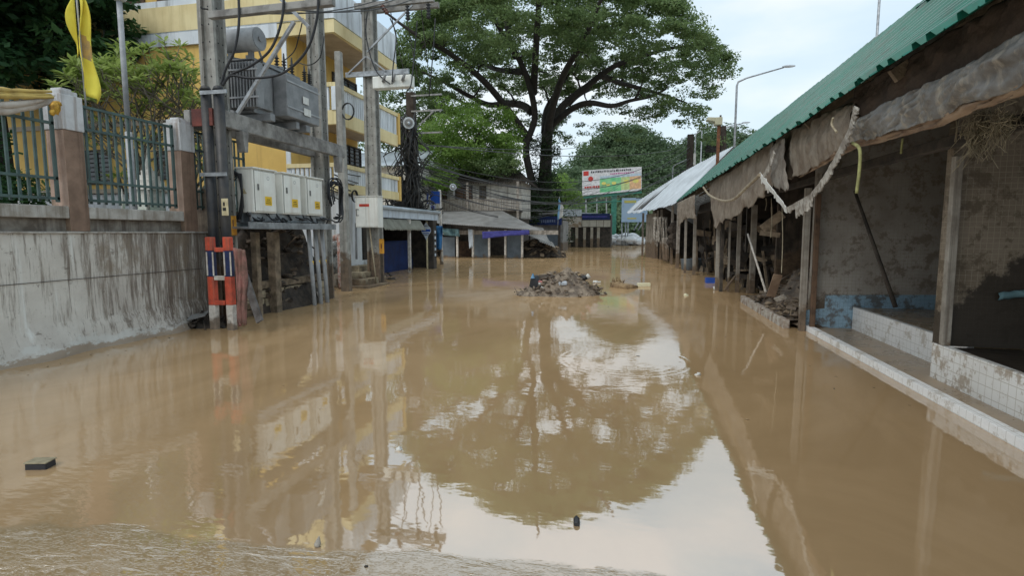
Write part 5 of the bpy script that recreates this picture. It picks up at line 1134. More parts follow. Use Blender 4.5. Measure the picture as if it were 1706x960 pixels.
# white sacks at the far end of the water
random.seed(9); n = 0
for i in range(44):
    px = 1004+random.random()*64; py = random.choice((399, 394, 403, 405)); r_ = random.uniform(.3, .62)
    p = PY(px, py, 68+random.uniform(-2, 2))
    if px < 1022 and py < 395: p.z += .7
    solo('white_sack', MB().ell((p.x, p.y, max(.15, p.z)), (r_*1.3, r_, r_*.62), 12, 7, jit=.5), M['sand'], 'bulging white sack heaped with others at the far end of the water', 'sack', 'white sacks heaped at the street end')
bk = MB().grid(30, 6, lambda u, v: (-9+u*14, 67+v*26, -.3+1.1*math.sin(math.pi*min(1, v*1.5+.05)*.5)+.25*mn.noise(Vector((u*9, v*4, 0)))))
struct('bank', bk, M['land'])

# ================================================================== MARKET SHED (green roof)
EX, EZ = 2.2, 3.05; RX, RZ = 4.35, 5.10
ms_ = thing('market_shed', 'flood wrecked market shed with a green ribbed metal roof', 'shed', (4, 10, 0))
def roof_sheet(ya, yb_, eave, ridge, pitch=.3, amp=.045, jag=.03, seed=0):
    """trapezoid-ribbed sheets from eave to ridge, each sheet cut a little differently"""
    n = int((yb_-ya)/pitch); V = []; b = MB(); prof = [(0,0),(.3,.0),(.34,.25),(.38,0),(.62,0),(.70,1),(.86,1),(.94,0),(1,0)]
    us = []
    for i in range(n):
        for (t, h) in prof[:-1]: us.append((ya+(i+t)*pitch, h, i//2))
    us.append((yb_, 0, n//2)); nv = 10; base = len(b.v)
    for y, h, k in us:
        E, R_ = eave(y), ridge(y); nr = Vector((-(R_-E).z, 0, (R_-E).x)).normalized()
        rr = random.Random(k*7+seed); cut = -jag*rr.random()-.035*(y-ya-k*2*pitch)/(2*pitch); lift = .012*rr.random()
        for j in range(nv+1):
            t = j/nv; tt = cut+(1-cut)*t
            p = E.lerp(R_, tt)+nr*(amp*h+lift+.012*mn.noise(Vector((y*.6, t*3, seed))))
            b.v.append(tuple(p))
    for i in range(len(us)-1):
        for j in range(nv):
            a = base+i*(nv+1)+j; b.f.append([a, a+1, a+nv+2, a+nv+1]); b.m.append(0); b.s.append(False)
    return b
GY1 = 25.6
eg = lambda y: Vector((EX, y, EZ)); rg = lambda y: Vector((RX, y, EZ+(RX-EX)*(.955-.066*max(0, 9.6-y))))
obj('green_roof', roof_sheet(-2, GY1, eg, rg), M['green'], ms_, solid=.004)
obj('roof_back_slope', roof_sheet(-2, GY1, lambda y: Vector((8.6, y, 2.6)), lambda y: Vector((RX+.02, y, RZ-.01)), seed=3), M['tinwhite'], ms_, solid=.004)
obj('ridge_cap', MB().prism([(RX-.2,-2,RZ-.14),(RX,-2,RZ+.06),(RX+.2,-2,RZ-.14),(RX,-2,RZ+.03)], (0,GY1+2,0)), M['green'], ms_)
# rafters and purlins, dark underside
for i in range(12):
    y = -1.5+i*2.4; obj('rafter', MB().beam((EX+.12, y, EZ-.04), (RX, y, rg(y).z-.14), .06, .12), M['plank'], ms_); obj('rafter', MB().beam((RX, y, RZ-.14), (8.3, y, 2.7), .06, .12), M['plank'], ms_)
b = MB()
for t in (.12, .4, .7): p = eg(0).lerp(rg(0), t); b.box((p.x-.03, -2, p.z-.14), (p.x+.03, GY1, p.z-.06))
obj('purlins', b, M['plank'], ms_)
obj('front_beam', MB().box((3.0, -2, 2.42), (3.1, GY1, 2.53)), M['dark'], ms_, bevel=.01)
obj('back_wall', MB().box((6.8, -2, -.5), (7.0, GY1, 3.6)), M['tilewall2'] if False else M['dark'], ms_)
# partition walls
Yp1, Yp2 = 9.58, 6.42
def gable(x0, y, z0, mt, name, lab=None, th=.12):
    def zr(x): return (EZ-.18+(x-EX)*(RZ-EZ)/(RX-EX)) if x < RX else RZ-.2-(x-RX)*(RZ-2.6)/(8.6-RX)
    o = obj(name, MB().prism([(x0,y,z0),(6.78,y,z0),(6.78,y,zr(6.78)),(RX,y,zr(RX)),(x0,y,zr(x0))], (0,th,0)), mt, ms_)
    if lab: o['label'] = lab
    return o
gable(2.93, Yp1, -.4, M['tilewall'], 'partition_wall', 'grey mosaic wall with a mud stain behind the first step')
gable(3.22, Yp2, .41, M['tilewall2'], 'partition_wall', 'brown stained mosaic wall of the nearest stall')
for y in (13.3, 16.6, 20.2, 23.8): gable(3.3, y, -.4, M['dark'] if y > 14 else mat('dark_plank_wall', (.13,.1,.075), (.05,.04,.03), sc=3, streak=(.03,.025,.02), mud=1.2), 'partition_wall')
# blue tiled dado on the first partition (stepped top)
def onwall(px, py): p = PY(px, py, Yp1-.012); return p
pts = [onwall(*q) for q in ((1337,548),(1337,518),(1374,514),(1375,492),(1566,486),(1566,560))]
pts[0].z = -.1; pts[-1].z = -.1; pts[-1].x = pts[-2].x = 6.7
obj('blue_dado', MB().prism(pts, (0,.01,0)), M['tileb'], ms_)
# steps and floors
obj('step', MB().box((2.9, -2, -.4), (3.2, Yp1-.0, .055)), M['floor'], ms_)
obj('step_water_film', MB().box((3.2, -2, -.4), (3.6, Yp1-.002, .05)), M['floor'], ms_)
obj('step_edge', MB().box((2.86, -2, -.4), (2.898, Yp1+.02, .085)).box((2.898, -2, .0555), (2.96, Yp1, .085)), M['tilew'], ms_, bevel=.004)
obj('raised_floor', MB().box((3.62, Yp2+.13, -.3), (6.79, Yp1-.02, .395)), M['floor'], ms_)
obj('floor_riser', MB().box((3.555, Yp2+.13, -.3), (3.618, Yp1-.02, .405)), M['tilew'], ms_, bevel=.004)
obj('raised_floor', MB().box((3.28, -2, -.3), (6.79, Yp2-.002, .395)), mat('black_wet_mud_floor', (.05,.038,.028), (.03,.023,.018), sc=4, rough=.35, bump=.6, bsc=10), ms_)
obj('floor_riser', MB().box((3.21, -2, -.3), (3.278, Yp2+.1, .425)), M['tilewm'], ms_, bevel=.006)
# posts
def post(px, py, ztop, w_=.1, mt='postwood', lab=None, x=None, y=None, z0=-.5):
    p = G(px, py) if x is None else Vector((x, y, 0))
    o = obj('post', MB().hexa([(p.x-w_/2,p.y-w_/2,z0),(p.x+w_/2,p.y-w_/2,z0),(p.x+w_/2,p.y+w_/2,z0),(p.x-w_/2,p.y+w_/2,z0),(p.x-w_/2-.02,p.y-w_/2,ztop),(p.x+w_/2-.02,p.y-w_/2,ztop),(p.x+w_/2-.02,p.y+w_/2,ztop),(p.x-w_/2-.02,p.y+w_/2,ztop)]), M[mt], ms_, bevel=.006)
    if lab: o['label'] = lab
post(0,0, 2.3, .09, x=2.80, y=9.50, lab='pale post in front of the grey mosaic wall')
post(0,0, 2.2, .07, 'wood', x=2.93, y=9.42)
post(0,0, 2.36, .075, x=3.245, y=6.36, z0=.427, lab='pale post standing on the white riser corner')
post(1252,489, 2.3, .13); post(1228,487, 2.3, .09); post(1194,484, 2.2, .09); post(1201,486,2.2,.08,'dark'); post(1156,458, 2.2, .11); post(1141,455, 2.2, .09); post(1213,486,1.9,.05)
# things inside the stalls
solo('leaning_pole', MB().tube([PY(1424,318,9.2), PY(1492,512,8.4)], [.022,.032], 8), M['dark'], 'dark pole leaning against the grey mosaic wall', 'pole')
b = MB(); c = G(1283, 505); heap(b, (3.55, 11.5, .02), (.95, 1.75, .95), 150, .17, (0,0,1,2)); heap(b, (3.0, 10.4, .1), (.4, .8, .3), 110, .11, (0,1,1)); heap(b, (3.0, 11.9, .1), (.4, .9, .35), 90, .11, (0,1,0)); solo('debris_heap', b, [M['mud'], M['plank'], M['muddark']], 'heap of mud, planks and rubbish between the market posts', 'debris')
kb = thing('low_kerb_wall', 'low broken kerb with pale flaking tiles holding back the debris heap', 'kerb', (2.6, 11.2, 0))
obj('kerb', MB().box((2.56, 9.65, -.4), (2.66, 13.2, .15)), mat('flaking_kerb', (.46,.42,.36), (.2,.13,.09), sc=7, rough=.8, bump=.6, streak=(.55,.55,.5), stsc=6, contrast=.5), kb, bevel=.015)
obj('mud_fill', MB().grid(20, 12, lambda u, v: (2.66+v*1.1, 9.7+u*3.5, .13+.12*mn.noise(Vector((u*6, v*3, 1)))+.1*v)), M['mud'], kb)
solo('leaning_stick', MB().tube([PY(1246,390,12.5), PY(1276,487,11.4)], .022, 6), M['barw'], 'long pale stick slanting from the eave to the debris heap', 'stick')
solo('floating_plank', MB().tube([PY(1207,484,15.2), PY(1225,460,15.2)], .03, 6), M['greywood'], 'thin grey stick slanting out of the water before the dark stall', 'stick')
def slab(px0, py0, px1, py1, y, wdt, lab, mt='plank', nm='loose_board'): solo(nm, MB().beam(PY(px0,py0,y), PY(px1,py1,y-.2), wdt, .03, up=(0,1,0)), M[mt], lab, 'board')
slab(1270,382,1304,356, 11.5, .17, 'broad brown board hanging askew above the debris heap')
slab(1284,494,1296,458, 10.9, .15, 'tan torn board stuck upright in the debris heap', 'tarptan')
slab(1266,388,1300,392, 12.2, .1, 'short plank jammed level inside the wrecked stall')
slab(1292,500,1308,494, 10.2, .08, 'small pale board lying on the front of the debris heap', 'rag')
random.seed(31)
for i, (y, x) in enumerate(((14.6,3.6),(15.8,3.2),(18.0,3.4),(19.2,3.1),(21.6,3.2),(22.8,2.9))):
    b = MB()
    for j in range(26):
        p = Vector((x+random.uniform(-.2,1.2), y+random.uniform(-.6,.6), random.uniform(.0,1.9)))
        if random.random() < .5: b.obox(p, (random.uniform(.1,.7), random.uniform(.1,.6), random.uniform(.03,.3)), (random.uniform(-.4,.4), random.uniform(-.4,.4), random.uniform(0,3)), random.choice((0,1,1)))
        else: b.beam((p.x, p.y, -.2), (p.x+random.uniform(-.3,.3), p.y, p.z+.4), .05, .05, m=random.choice((0,1)))
    solo('stall_wreckage', b, [M['plank'], M['muddark']], ['jumble of brown boards in the stall just past the debris heap','dark toppled shelves behind the grey market posts','broken brown counters in the middle market stall','stack of dark boards past the middle market stall','muddy frames in the far stall under the green roof','last dark jumble before the white roofed shed'][i], 'wreckage')
bx_ = MB(); p = G(1189, 473)
solo('blue_crate', MB().box((p.x-.2, p.y+.2, -.1), (p.x+.1, p.y+.5, .16)), M['blueb'], 'small blue crate half sunk by the dark stall', 'crate', bevel=.01)
p = G(1192, 483); solo('plastic_cup', MB().lathe((p.x, p.y, -.03), (0,0,1), [(.05,0),(.07,.12),(.06,.12)], 10), M['white'], 'small white plastic cup floating by the dark market posts', 'cup')
for i, px in enumerate((1130, 1148)):
    p = PY(px, 445, 24.5); 
    solo('sunken_basin', MB().lathe((p.x+.4, 24+.5*i, -.05), (0,0,1), [(.3,0),(.36,.5),(.38,.52),(.33,.5),(.28,.05)], 14), M['shutter'], ['pale basin standing half sunk beside the far market post', 'second pale basin, right of the first, under the green eave'][i], 'basin')

# ------------------------------------------------------------------ hanging tarpaulins and torn things along the eave
def bulge(top, bot, x, amt, nu=40, nv=14, seed=0, wr=.03, m=None):
    A = [PX(*p, x) for p in top]; B = [PX(*p, x) for p in bot]
    def lin(P, t):
        t = t*(len(P)-1); i = min(int(t), len(P)-2); return P[i].lerp(P[i+1], t-i)
    def fn(u, v):
        p = lin(A, u).lerp(lin(B, u), v*(1+.10*mn.noise(Vector((u*11, seed, 7)))+.05*mn.noise(Vector((u*37, seed, 2)))))
        p = p+Vector((.014*mn.noise(Vector((u*70, v*9, seed)))+.03*mn.noise(Vector((u*26+v*5, v*4, seed+9))), 0, 0)); am = amt*(.7+.5*mn.noise(Vector((u*4, seed, 0))))
        return p+Vector((-am*math.sin(math.pi*min(1, v*1.05))+wr*mn.noise(Vector((u*16, v*2, seed))), 0, .02*mn.noise(Vector((u*9, v*3, seed+3)))))
    b = MB().grid(nu*2, nv*2, fn)
    return b
random.seed(91)
for i in range(22):
    px = random.choice((1150, 1175, 1200, 1235, 1262, 1290, 1325, 1350, 1380, 1408, 1450, 1500, 1560))+random.uniform(-10, 10); ya = 387-.60*(px-1040); wd = random.uniform(.03, .14); ln = random.uniform(.12, .45); xr = 2.38+random.uniform(0, .35)
    p = PX(px, ya+random.uniform(2, 22), xr); ph = random.uniform(0, 9)
    m_ = MB().grid(4, 9, lambda u, v: (p.x+.03*math.sin(v*4+ph), p.y+(u-.5)*wd*(1-.55*v)+.04*mn.noise(Vector((v*3, ph, u))), p.z-v*ln*(1+.3*mn.noise(Vector((u*4, ph, 0))))))
    solo('torn_rag', m_, M[random.choice(('rag', 'tarp', 'tarptan', 'muddark'))], 'small torn scrap of muddy sheeting dangling under the market eave', 'rag', 'torn scraps dangling under the market eave', solid=.006)
solo('dark_fascia_cloth', bulge([(1424,150),(1500,104),(1590,50),(1690,-10),(1900,-130)], [(1432,205),(1500,168),(1590,128),(1690,78),(1900,-30)], 2.42, .02, 50, 8, 2), M['tarptan'] if False else mat('dark_brown_cloth', (.09,.06,.042), (.05,.034,.025), sc=3, bump=.5), 'dark brown cloth strip right under the near green eave', 'cloth', solid=.01)
solo('gutter_tarpaulin', bulge([(1432,198),(1500,160),(1590,120),(1706,52),(1900,-60)], [(1424,236),(1470,226),(1560,196),(1706,140),(1900,60)], 2.34, .07, 70, 16, 1, .04), M['tarpg'], 'mud spattered grey tarpaulin sagging like a gutter under the near eave', 'tarpaulin', solid=.008)
solo('tan_tarpaulin', bulge([(1424,226),(1470,215),(1560,190),(1706,128),(1900,50)], [(1330,296),(1430,246),(1560,212),(1706,154),(1900,70)], 2.40, .05, 60, 6, 4, .02), M['tarptan'], 'tan tarpaulin edge showing below the grey one', 'tarpaulin', solid=.008)
solo('roll_tarpaulin', bulge([(1298,226),(1340,206),(1390,182),(1424,172)], [(1302,300),(1340,290),(1390,256),(1425,236)], 2.36, .07, 30, 14, 6, .04), M['tarp'], 'brown tarpaulin roll bulging under the middle of the eave', 'tarpaulin', solid=.008)
solo('hanging_tarpaulin', bulge([(1182,304),(1215,286),(1262,252),(1288,236)], [(1190,376),(1222,362),(1262,334),(1290,306)], 2.30, .03, 30, 14, 8, .05), M['tarp'], 'muddy brown tarpaulin hanging flat under the eave with a hose across it', 'tarpaulin', solid=.008)
solo('hanging_tarpaulin', bulge([(1284,246),(1306,228)], [(1286,310),(1312,318)], 2.24, .02, 8, 14, 9, .03), mat('grey_brown_flap', (.3,.27,.23), (.17,.14,.115), sc=4, bump=.4), 'narrow grey brown flap beside the frayed white strip', 'tarpaulin', solid=.008)
solo('hanging_tarpaulin', bulge([(1130,338),(1142,332),(1158,324)], [(1130,378),(1143,362),(1159,366)], 2.1, .03, 14, 10, 10, .06), M['tarp'], 'torn brown flaps where the green roof meets the white one', 'tarpaulin', solid=.01)
def strip(pts, x, w0, name, label, mt, ragged=True, seed=1, cat='strip'):
    P = [PX(*p, x) for p in pts]; Q = []
    for i in range(len(P)-1):
        for j in range(14): Q.append(P[i].lerp(P[i+1], j/14))
    Q.append(P[-1]); b = MB(); R_ = random.Random(seed); A = []
    for i, q in enumerate(Q):
        d = (Q[min(i+1, len(Q)-1)]-Q[max(i-1, 0)]).normalized(); nr = Vector((1,0,0)).cross(d).normalized()
        if nr.z > 0: nr = -nr
        A.append((q+Vector((-.012*mn.noise(q*9), 0, 0)), q+nr*w0*(1+(.9*R_.random() if ragged else 0))+Vector((.02*R_.random(),0,0))))
    vs = [x_ for a in A for x_ in a]; b.add(vs, [[2*i, 2*i+1, 2*i+3, 2*i+2] for i in range(len(A)-1)])
    return solo(name, b, M[mt], label, cat, solid=.015)
strip([(1424,176),(1414,215),(1398,248),(1374,292),(1350,324),(1311,346)], 2.14, .06, 'torn_strip', 'long frayed grey strip falling from the eave to a point', 'rag', cat='torn strip')
strip([(1352,322),(1342,336),(1326,344)], 2.13, .085, 'torn_strip', 'ragged fringe end hanging at the foot of the frayed strip', 'rag', seed=4, cat='torn strip')
strip([(1266,287),(1285,312),(1310,345)], 2.12, .05, 'torn_strip', 'white frayed strip slanting to meet the long grey one', 'white', seed=3, cat='torn strip')
strip([(1268,292),(1276,298),(1281,312)], 2.12, .07, 'torn_strip', 'small white torn scrap at the top of the slanting strip', 'white', seed=8, cat='torn strip')
strip([(1288,250),(1283,270),(1272,290)], 2.12, .06, 'torn_strip', 'short tattered strip hanging beside the narrow flap', 'rag', seed=6, cat='torn strip')
lead([PX(1172,312,2.1),PX(1182,325,2.1),PX(1202,334,2.1),PX(1222,332,2.1),PX(1244,312,2.1),PX(1266,291,2.1)], .028, 'muddy_hose', 'pale muddy hose looping across the hanging tarpaulin', 'hose', mt='hose')
lead([PX(1420,238,2.2),PX(1432,248,2.2),PX(1432,280,2.2),PX(1427,322,2.2)], .016, 'rope_end', 'olive yellow rope end dangling under the tan tarpaulin', 'rope', mt='rope')
lead([PX(1388,196,2.15),PX(1386,208,2.15),PX(1394,220,2.15)], .012, 'rope_end', 'short yellowish cord poking out above the frayed strip', 'rope', mt='straw')
lead([PX(1504,230,2.9),PX(1502,245,2.9),PX(1501,256,2.9)], .012, 'rope_end', 'tiny yellow cord end hanging from the rafters', 'rope', mt='rope')
for i, (px, y0, y1) in enumerate(((1285,330,396),(1303,345,455),(1276,330,350))):
    lead([PX(px,y0,2.6),PX(px+1,(y0+y1)/2,2.62),PX(px-1,y1,2.6)], .008, 'dangling_string', ['thin string hanging just left of the white strip','long thin string hanging below the strip tips','very short string end beside the white scrap'][i], 'string', mt='straw', n=5)
random.seed(4)
def strawclump(cx_, cy_, label, n=110, sc=1.0):
    b = MB(); c = PX(cx_, cy_, 2.9)
    for i in range(n):
        p = c+Vector((random.gauss(0,.04), random.gauss(0,.055), random.gauss(.03,.05)))*sc; l = (.05+.26*random.random()**2)*sc
        b.tube([p, p+Vector((random.gauss(0,.03), random.gauss(0,.05), -l*.5)), p+Vector((random.gauss(0,.04), random.gauss(0,.07), -l))], .0035, 3, cap=False)
    solo('straw_clump', b, M['straw'], label, 'straw')
strawclump(1632, 205, 'larger bunch of dry straw snagged under the rafters of the nearest stall', 190, 1.15); strawclump(1672, 200, 'smaller wisp of dry straw right of the larger bunch', 90, .9)
solo('wet_rag', MB().grid(10, 5, lambda u, v: (3.7+u*.45, Yp2-.03-.03*math.sin(v*3), .98+.035*math.sin(math.pi*u)-v*.07+.015*mn.noise(Vector((u*7, v*4, 0))))), M['teal'], 'pale torn rag stuck on the dark mud of the nearest stall wall', 'rag', solid=.012)

# ================================================================== WHITE-ROOFED SHED BEYOND
ws = thing('market_shed', 'far market shed with pale white ribbed roof and ragged walls', 'shed', (3, 32, 0))
def lerpk(P, y):
    for (a, p), (b_, q) in zip(P, P[1:]):
        if y <= b_: return Vector(p).lerp(Vector(q), (y-a)/(b_-a))
    return Vector(P[-1][1])
K = [(25.7,(2.15,25.7,3.0)),(29,(1.75,29,3.0)),(33,(1.1,33,2.95)),(37,(.35,37,2.95)),(39.5,(-.1,39.5,3.0))]
KR = [(25.7,(4.45,25.7,5.35)),(29,(4.1,29,5.4)),(33,(3.3,33,5.2)),(37,(1.9,37,4.5)),(39.5,(.6,39.5,3.75))]
obj('white_roof', roof_sheet(25.7, 39.5, lambda y: lerpk(K, y), lambda y: lerpk(KR, y), .3, .03, .07, 5), M['tinwhite'], ws, solid=.004)
obj('roof_back_slope', roof_sheet(25.7, 39.5, lambda y: lerpk(KR, y)+Vector((4,0,-2.3)), lambda y: lerpk(KR, y), .3, .03, .05, 6), M['tinwhite'], ws, solid=.004)
b = MB()
for i in range(4): a = lerpk(K, 35+i*.7)+Vector((0,0,.1)); c = lerpk(KR, 34+i*1.2)+Vector((.2,0,.12)); b.beam(a, c, .28, .03, m=0)
obj('loose_roof_sheets', b, M['tin'], ws)
obj('back_wall', MB().box((4.4, 25.8, -.5), (4.55, 39, 3.3)).box((1.6, 38.6, -.5), (4.38, 38.7, 3.3)), M['dark'], ws)
def wallseg(pxa, pya, pxb, pyb, z1, mt):
    a = G(pxa, pya); c = G(pxb, pyb); return MB().beam((a.x, a.y, (z1-.4)/2), (c.x, c.y, (z1-.4)/2), .08, z1+.4)
obj('ragged_wall', wallseg(1076,428, 1092,431, 2.75, 0), mat('peeling_board_wall', (.36,.32,.27), (.16,.13,.10), sc=3, streak=(.5,.48,.44), stsc=7, mud=1.1, bump=.4, contrast=.8), ws)
for px, py, w_ in ((1070,426,.14),(1078,428,.1),(1087,430,.12),(1094,431,.1),(1100,433,.12),(1118,441,.12),(1128,447,.14)):
    p = G(px, py); obj('post', MB().box((p.x-w_/2, p.y-w_/2, -.5), (p.x+w_/2, p.y+w_/2, 2.9)), M['greywood'], ws)
b = cloth([(1088,362),(1112,362)], [(1089,402),(1112,406)], 'y', 29.6, 30, 14, .3, 9, 3, .3); solo('shredded_curtain', b, M['rag'], 'shredded pale curtain hanging at the white roofed shed', 'curtain', solid=.02)
b = cloth([(1103,396),(1113,396)], [(1104,434),(1115,436)], 'y', 29.2, 8, 10, .1, 5, 3); solo('mud_board', b, M['greywood'], 'grey boarded panel standing in the water below the shredded curtain', 'board', solid=.05)
b = MB()
for i in range(30):
    p = PY(1116+random.uniform(0,10), random.uniform(372,412), 27.5); b.ell(p, (.16,.1,.14), 6, 4, jit=1.0)
solo('dark_curtain', b, M['muddark'], 'dark muddy hanging mass right of the shredded curtain', 'curtain')
# street lamps, masts, poles beyond the sheds
def lamp(base_px, top_py, arm_px, arm_py, y, r, label, g='street lamps beyond the market roofs'):
    a = PY(base_px, top_py, y); e = PY(arm_px, arm_py, y); t = thing('street_lamp', label, 'street lamp', (a.x, y, 0), g)
    s_g = 1 if e.x > a.x else -1
    k = min(.6, (e.x-a.x)*s_g*.25)
    obj('pole', MB().tube([(a.x, y, -.5), (a.x, y, a.z-.3), (a.x+.08*s_g, y, a.z-.05), (a.x+k*s_g, y, a.z+.1+k*.12), (e.x, y, e.z)], [r*1.3, r, r*.9, r*.8, r*.6], 8), M['steel'], t)
    obj('lamp_head', MB().ell((e.x+.3*s_g, y, e.z+.06), (.42, .16, .09), 12, 8), M['metwhite'], t)
    return t
lamp(1228, 135, 1306, 112, 40, .07, 'tall street lamp with the longest arm against the open sky')
lamp(1205, 214, 1238, 205, 62, .07, 'smaller street lamp with arm reaching right over the white roof')
lamp(1159, 222, 1178, 211, 70, .07, 'street lamp before the hill just right of the dark pole')
lamp(1121, 276, 1144, 266, 60, .06, 'low street lamp left of the dark utility pole')
a = PY(1465, 0, 30); solo('tall_mast', MB().tube([(a.x, 30, -.5), (a.x, 30, 16)], .06, 8), M['steel'], 'thin tall mast rising behind the green roof', 'mast')
a = PY(1177, 0, 72); solo('tall_mast', MB().tube([(a.x, 72, -.5), (a.x, 72, PY(1177,206,72).z)], .07, 8), M['steel'], 'slim grey mast beside the beige box on the rusty pole', 'mast')
a = PY(1151, 224, 55)
dp = thing('utility_pole', 'dark utility pole with cables in front of the forested hill', 'utility pole', (a.x, 55, 0))
obj('pole', MB().box((a.x-.3, 54.8, -.5), (a.x+.28, 55.2, a.z)), M['tindark'], dp); obj('sleeve', MB().box((a.x+.285, 54.75, PY(1156,275,55).z), (a.x+.5, 55.0, PY(1156,256,55).z)), M['white'], dp)
a = PY(1205, 210, 50)
dp2 = thing('utility_pole', 'dark leaning utility pole behind the rusty box pole', 'utility pole', (a.x, 50, 0))
obj('pole', MB().beam((PY(1212,270,50).x, 50, -.5), (a.x, 50, a.z), .42, .35), M['tindark'], dp2)
b = MB(); c = PY(1186, 248, 50)
for i in range(26): b.tube([c+Vector((random.uniform(-.6,1.4), 0, random.uniform(-.3,.3))) for k in range(4)], .05, 4)
solo('cable_tangle', b, M['cable'], 'small dark knot of cables by the leaning pole above the white roof', 'cable tangle')
a = PY(1197, 198, 24)
rb = thing('box_pole', 'rusty pole carrying a beige metal box above the roofs', 'pole', (a.x, 24.5, 0))
yq = 24.5; a = PY(1198, 200, yq)
obj('pole', MB().box((a.x-.06, yq-.06, 2), (a.x+.06, yq+.06, a.z)), M['rust'], rb)
q0, q1 = PY(1190, 197, yq), PY(1202, 209, yq); obj('box', MB().box((q0.x, yq-.25, q1.z), (q1.x, yq+.2, q0.z)).prism([(q0.x-.32,yq-.25,q0.z-.1),(q0.x,yq-.25,q0.z-.18),(q0.x,yq-.25,q0.z),(q0.x-.28,yq-.25,q0.z+.02)], (0,.45,0)), M['beige'], rb, bevel=.02)
obj('antenna', MB().tube([(q1.x-.05, yq, q0.z), (q1.x-.05, yq, q0.z+.12)], .04, 6), M['dark'], rb)

# ================================================================== OVERHEAD CABLES
random.seed(77)
def wire(a, c, sag, r, label, mt='cable', g='overhead cables crossing the street'):
    a, c = Vector(a), Vector(c); P = [a.lerp(c, t/16)-Vector((0,0,sag*4*(t/16)*(1-t/16))) for t in range(17)]
    solo('overhead_cable', MB().tube(P, r, 5), M[mt], label, 'cable', g)
T0 = lambda y: PY(690, y, 24.3)
E1 = [(1151,236),(1151,243),(1151,250),(1151,262),(1151,268)]
lab = 'dark cable strung from the tangled pole past the billboard to the dark pole'
for i, (y0, (ex, ey), sg) in enumerate(zip((262,268,276,284,292), E1, (2.3,2.6,2.3,2.8,2.5))): wire(T0(y0), PY(ex, ey, 55), sg, .022, lab, 'gcable' if i % 2 else 'cable', 'cables from the tangled pole to the far dark pole')
lab = 'cable sagging in front of the old wooden house toward the street end'
for i in range(13):
    y0 = 262+i*4.6+random.uniform(-2,2); wire(PY(690+random.uniform(-3,3), y0, 24.2), PY(1000+random.uniform(-40,60), 303+i*1.6+random.uniform(-5,5), 57), random.uniform(.9,2.0), random.choice((.012,.018,.024)), lab, random.choice(('cable','gcable','gcable')), 'bundle of cables before the old house')
lab = 'cable running from the tangled pole along the shop fronts'
for i in range(7): wire(PY(672, 280+i*8, 24.2), PY(560-i*3, 285+i*6, 13.4), random.uniform(.2,.5), .018, 'thin cable linking the tangled pole with the short slender pole', 'cable', 'cables before the yellow building')
wire(PY(700,240,24.2), PY(1118,250,60), .6, .025, 'thin upper wire crossing before the rain tree trunk', 'gcable')
wire(PY(735,243,24.2), PY(960,246,60), .2, .022, 'short pale wire just above the upper one before the trunk', 'gcable')
for i, (a, c, l) in enumerate((((1069,300),(1200,255),'wire rising right of the billboard toward the leaning pole'),((1069,308),(1210,262),'second wire right of the billboard below the rising one'),((1075,322),(1155,270),'slanting wire between the billboard and dark pole'),((1060,330),(1185,300),'lowest wire over the white shed roof'),((1080,334),(1140,292),'short steep wire beside the low street lamp'))):
    wire(PY(*a, 60), PY(*c, 54), .5, .04, l, 'gcable')
for i in range(3): wire((-7.05+.5*i, Y3, 8.45), (-10+.5*i, 24.4, 8.0), .3, .015, 'high thin wire between the crossarm pole and the tangled pole', 'cable', 'high wires between the poles')
for i in range(3): wire((-6.9+.7*i, 7.98, PY(400+60*i,18,7.98).z+.1), (-7.0+.6*i, Y3, 8.5), .25, .013, 'high thin wire between the transformer crossarm and the crossarm pole', 'cable', 'high wires above the transformer')
b = MB(); random.seed(8)

# ================================================================== FLOATING THINGS
dc = G(932, 490)
dp_ = thing('debris_pile', 'pile of grey mud and rubbish rising from the middle of the flooded street', 'debris pile', (dc.x, dc.y, 0))
b = MB(); random.seed(14); heap(b, (dc.x+.15, dc.y+.2, -.05), (1.05,.9,.74), 130, .085, (0,0,1)); heap(b, (dc.x-.1, dc.y-.1, -.05), (.7,.6,.66), 90, .11, (0,1)); heap(b, (dc.x+.6, dc.y+.1, -.05), (.65,.5,.44), 50, .09, (0,1)); obj('mud_mound', b, [M['mudl'], M['mud']], dp_)
b = MB(); heap(b, (dc.x-.65, dc.y-.35, -.03), (.55,.4,.26), 50, .08, (0,0,1)); obj('mud_mound', b, [M['mudl'], M['mud']], dp_)
def P_(px, py, dy=0): return PY(px, py, dc.y+dy)
b = MB().prism([P_(881,478,-.3),P_(884,463,-.3),P_(890,462,-.3),P_(906,487,-.3),P_(896,494,-.3),P_(882,493,-.3)], (.05,.25,.05)); obj('black_panel', b, M['black'], dp_, bevel=.02)
obj('pale_plastic', MB().prism([P_(884,464,-.35),P_(887,456,-.35),P_(889,464,-.35)], (.02,.05,0)), M['ltblue'], dp_)
obj('red_plastic', MB().obox(P_(897,469,-.2), (.22,.12,.03), (.3,.2,.2)).obox(P_(911,480,-.3), (.13,.1,.03), (.2,-.3,.5)), mat('faded_red_plastic', (.45,.16,.13), (.3,.1,.09), sc=9, rough=.5), dp_)
obj('white_scrap', MB().obox(P_(906,480,-.35), (.16,.04,.03), (0,.5,.2)).obox(P_(915,474,-.3), (.07,.06,.05), (.3,.2,.1)).obox(P_(899,473,-.3), (.06,.05,.04), (.3,.2,.1)), M['white'], dp_)
obj('pale_box', MB().obox(P_(937,472,-.3), (.22,.16,.09), (.1,-.12,.3)), M['metwhite'], dp_, bevel=.02)
obj('grey_bundle', MB().ell(P_(917,465,.1), (.32,.2,.12), jit=.8), M['muddark'], dp_)
obj('striped_bottle', MB().tube([P_(968,466,.1), P_(980,460,.1)], [.07,.06], 10), M['black'], dp_); obj('white_cap', MB().tube([P_(978,462,.02), P_(982,459,.02)], .062, 10), M['white'], dp_)
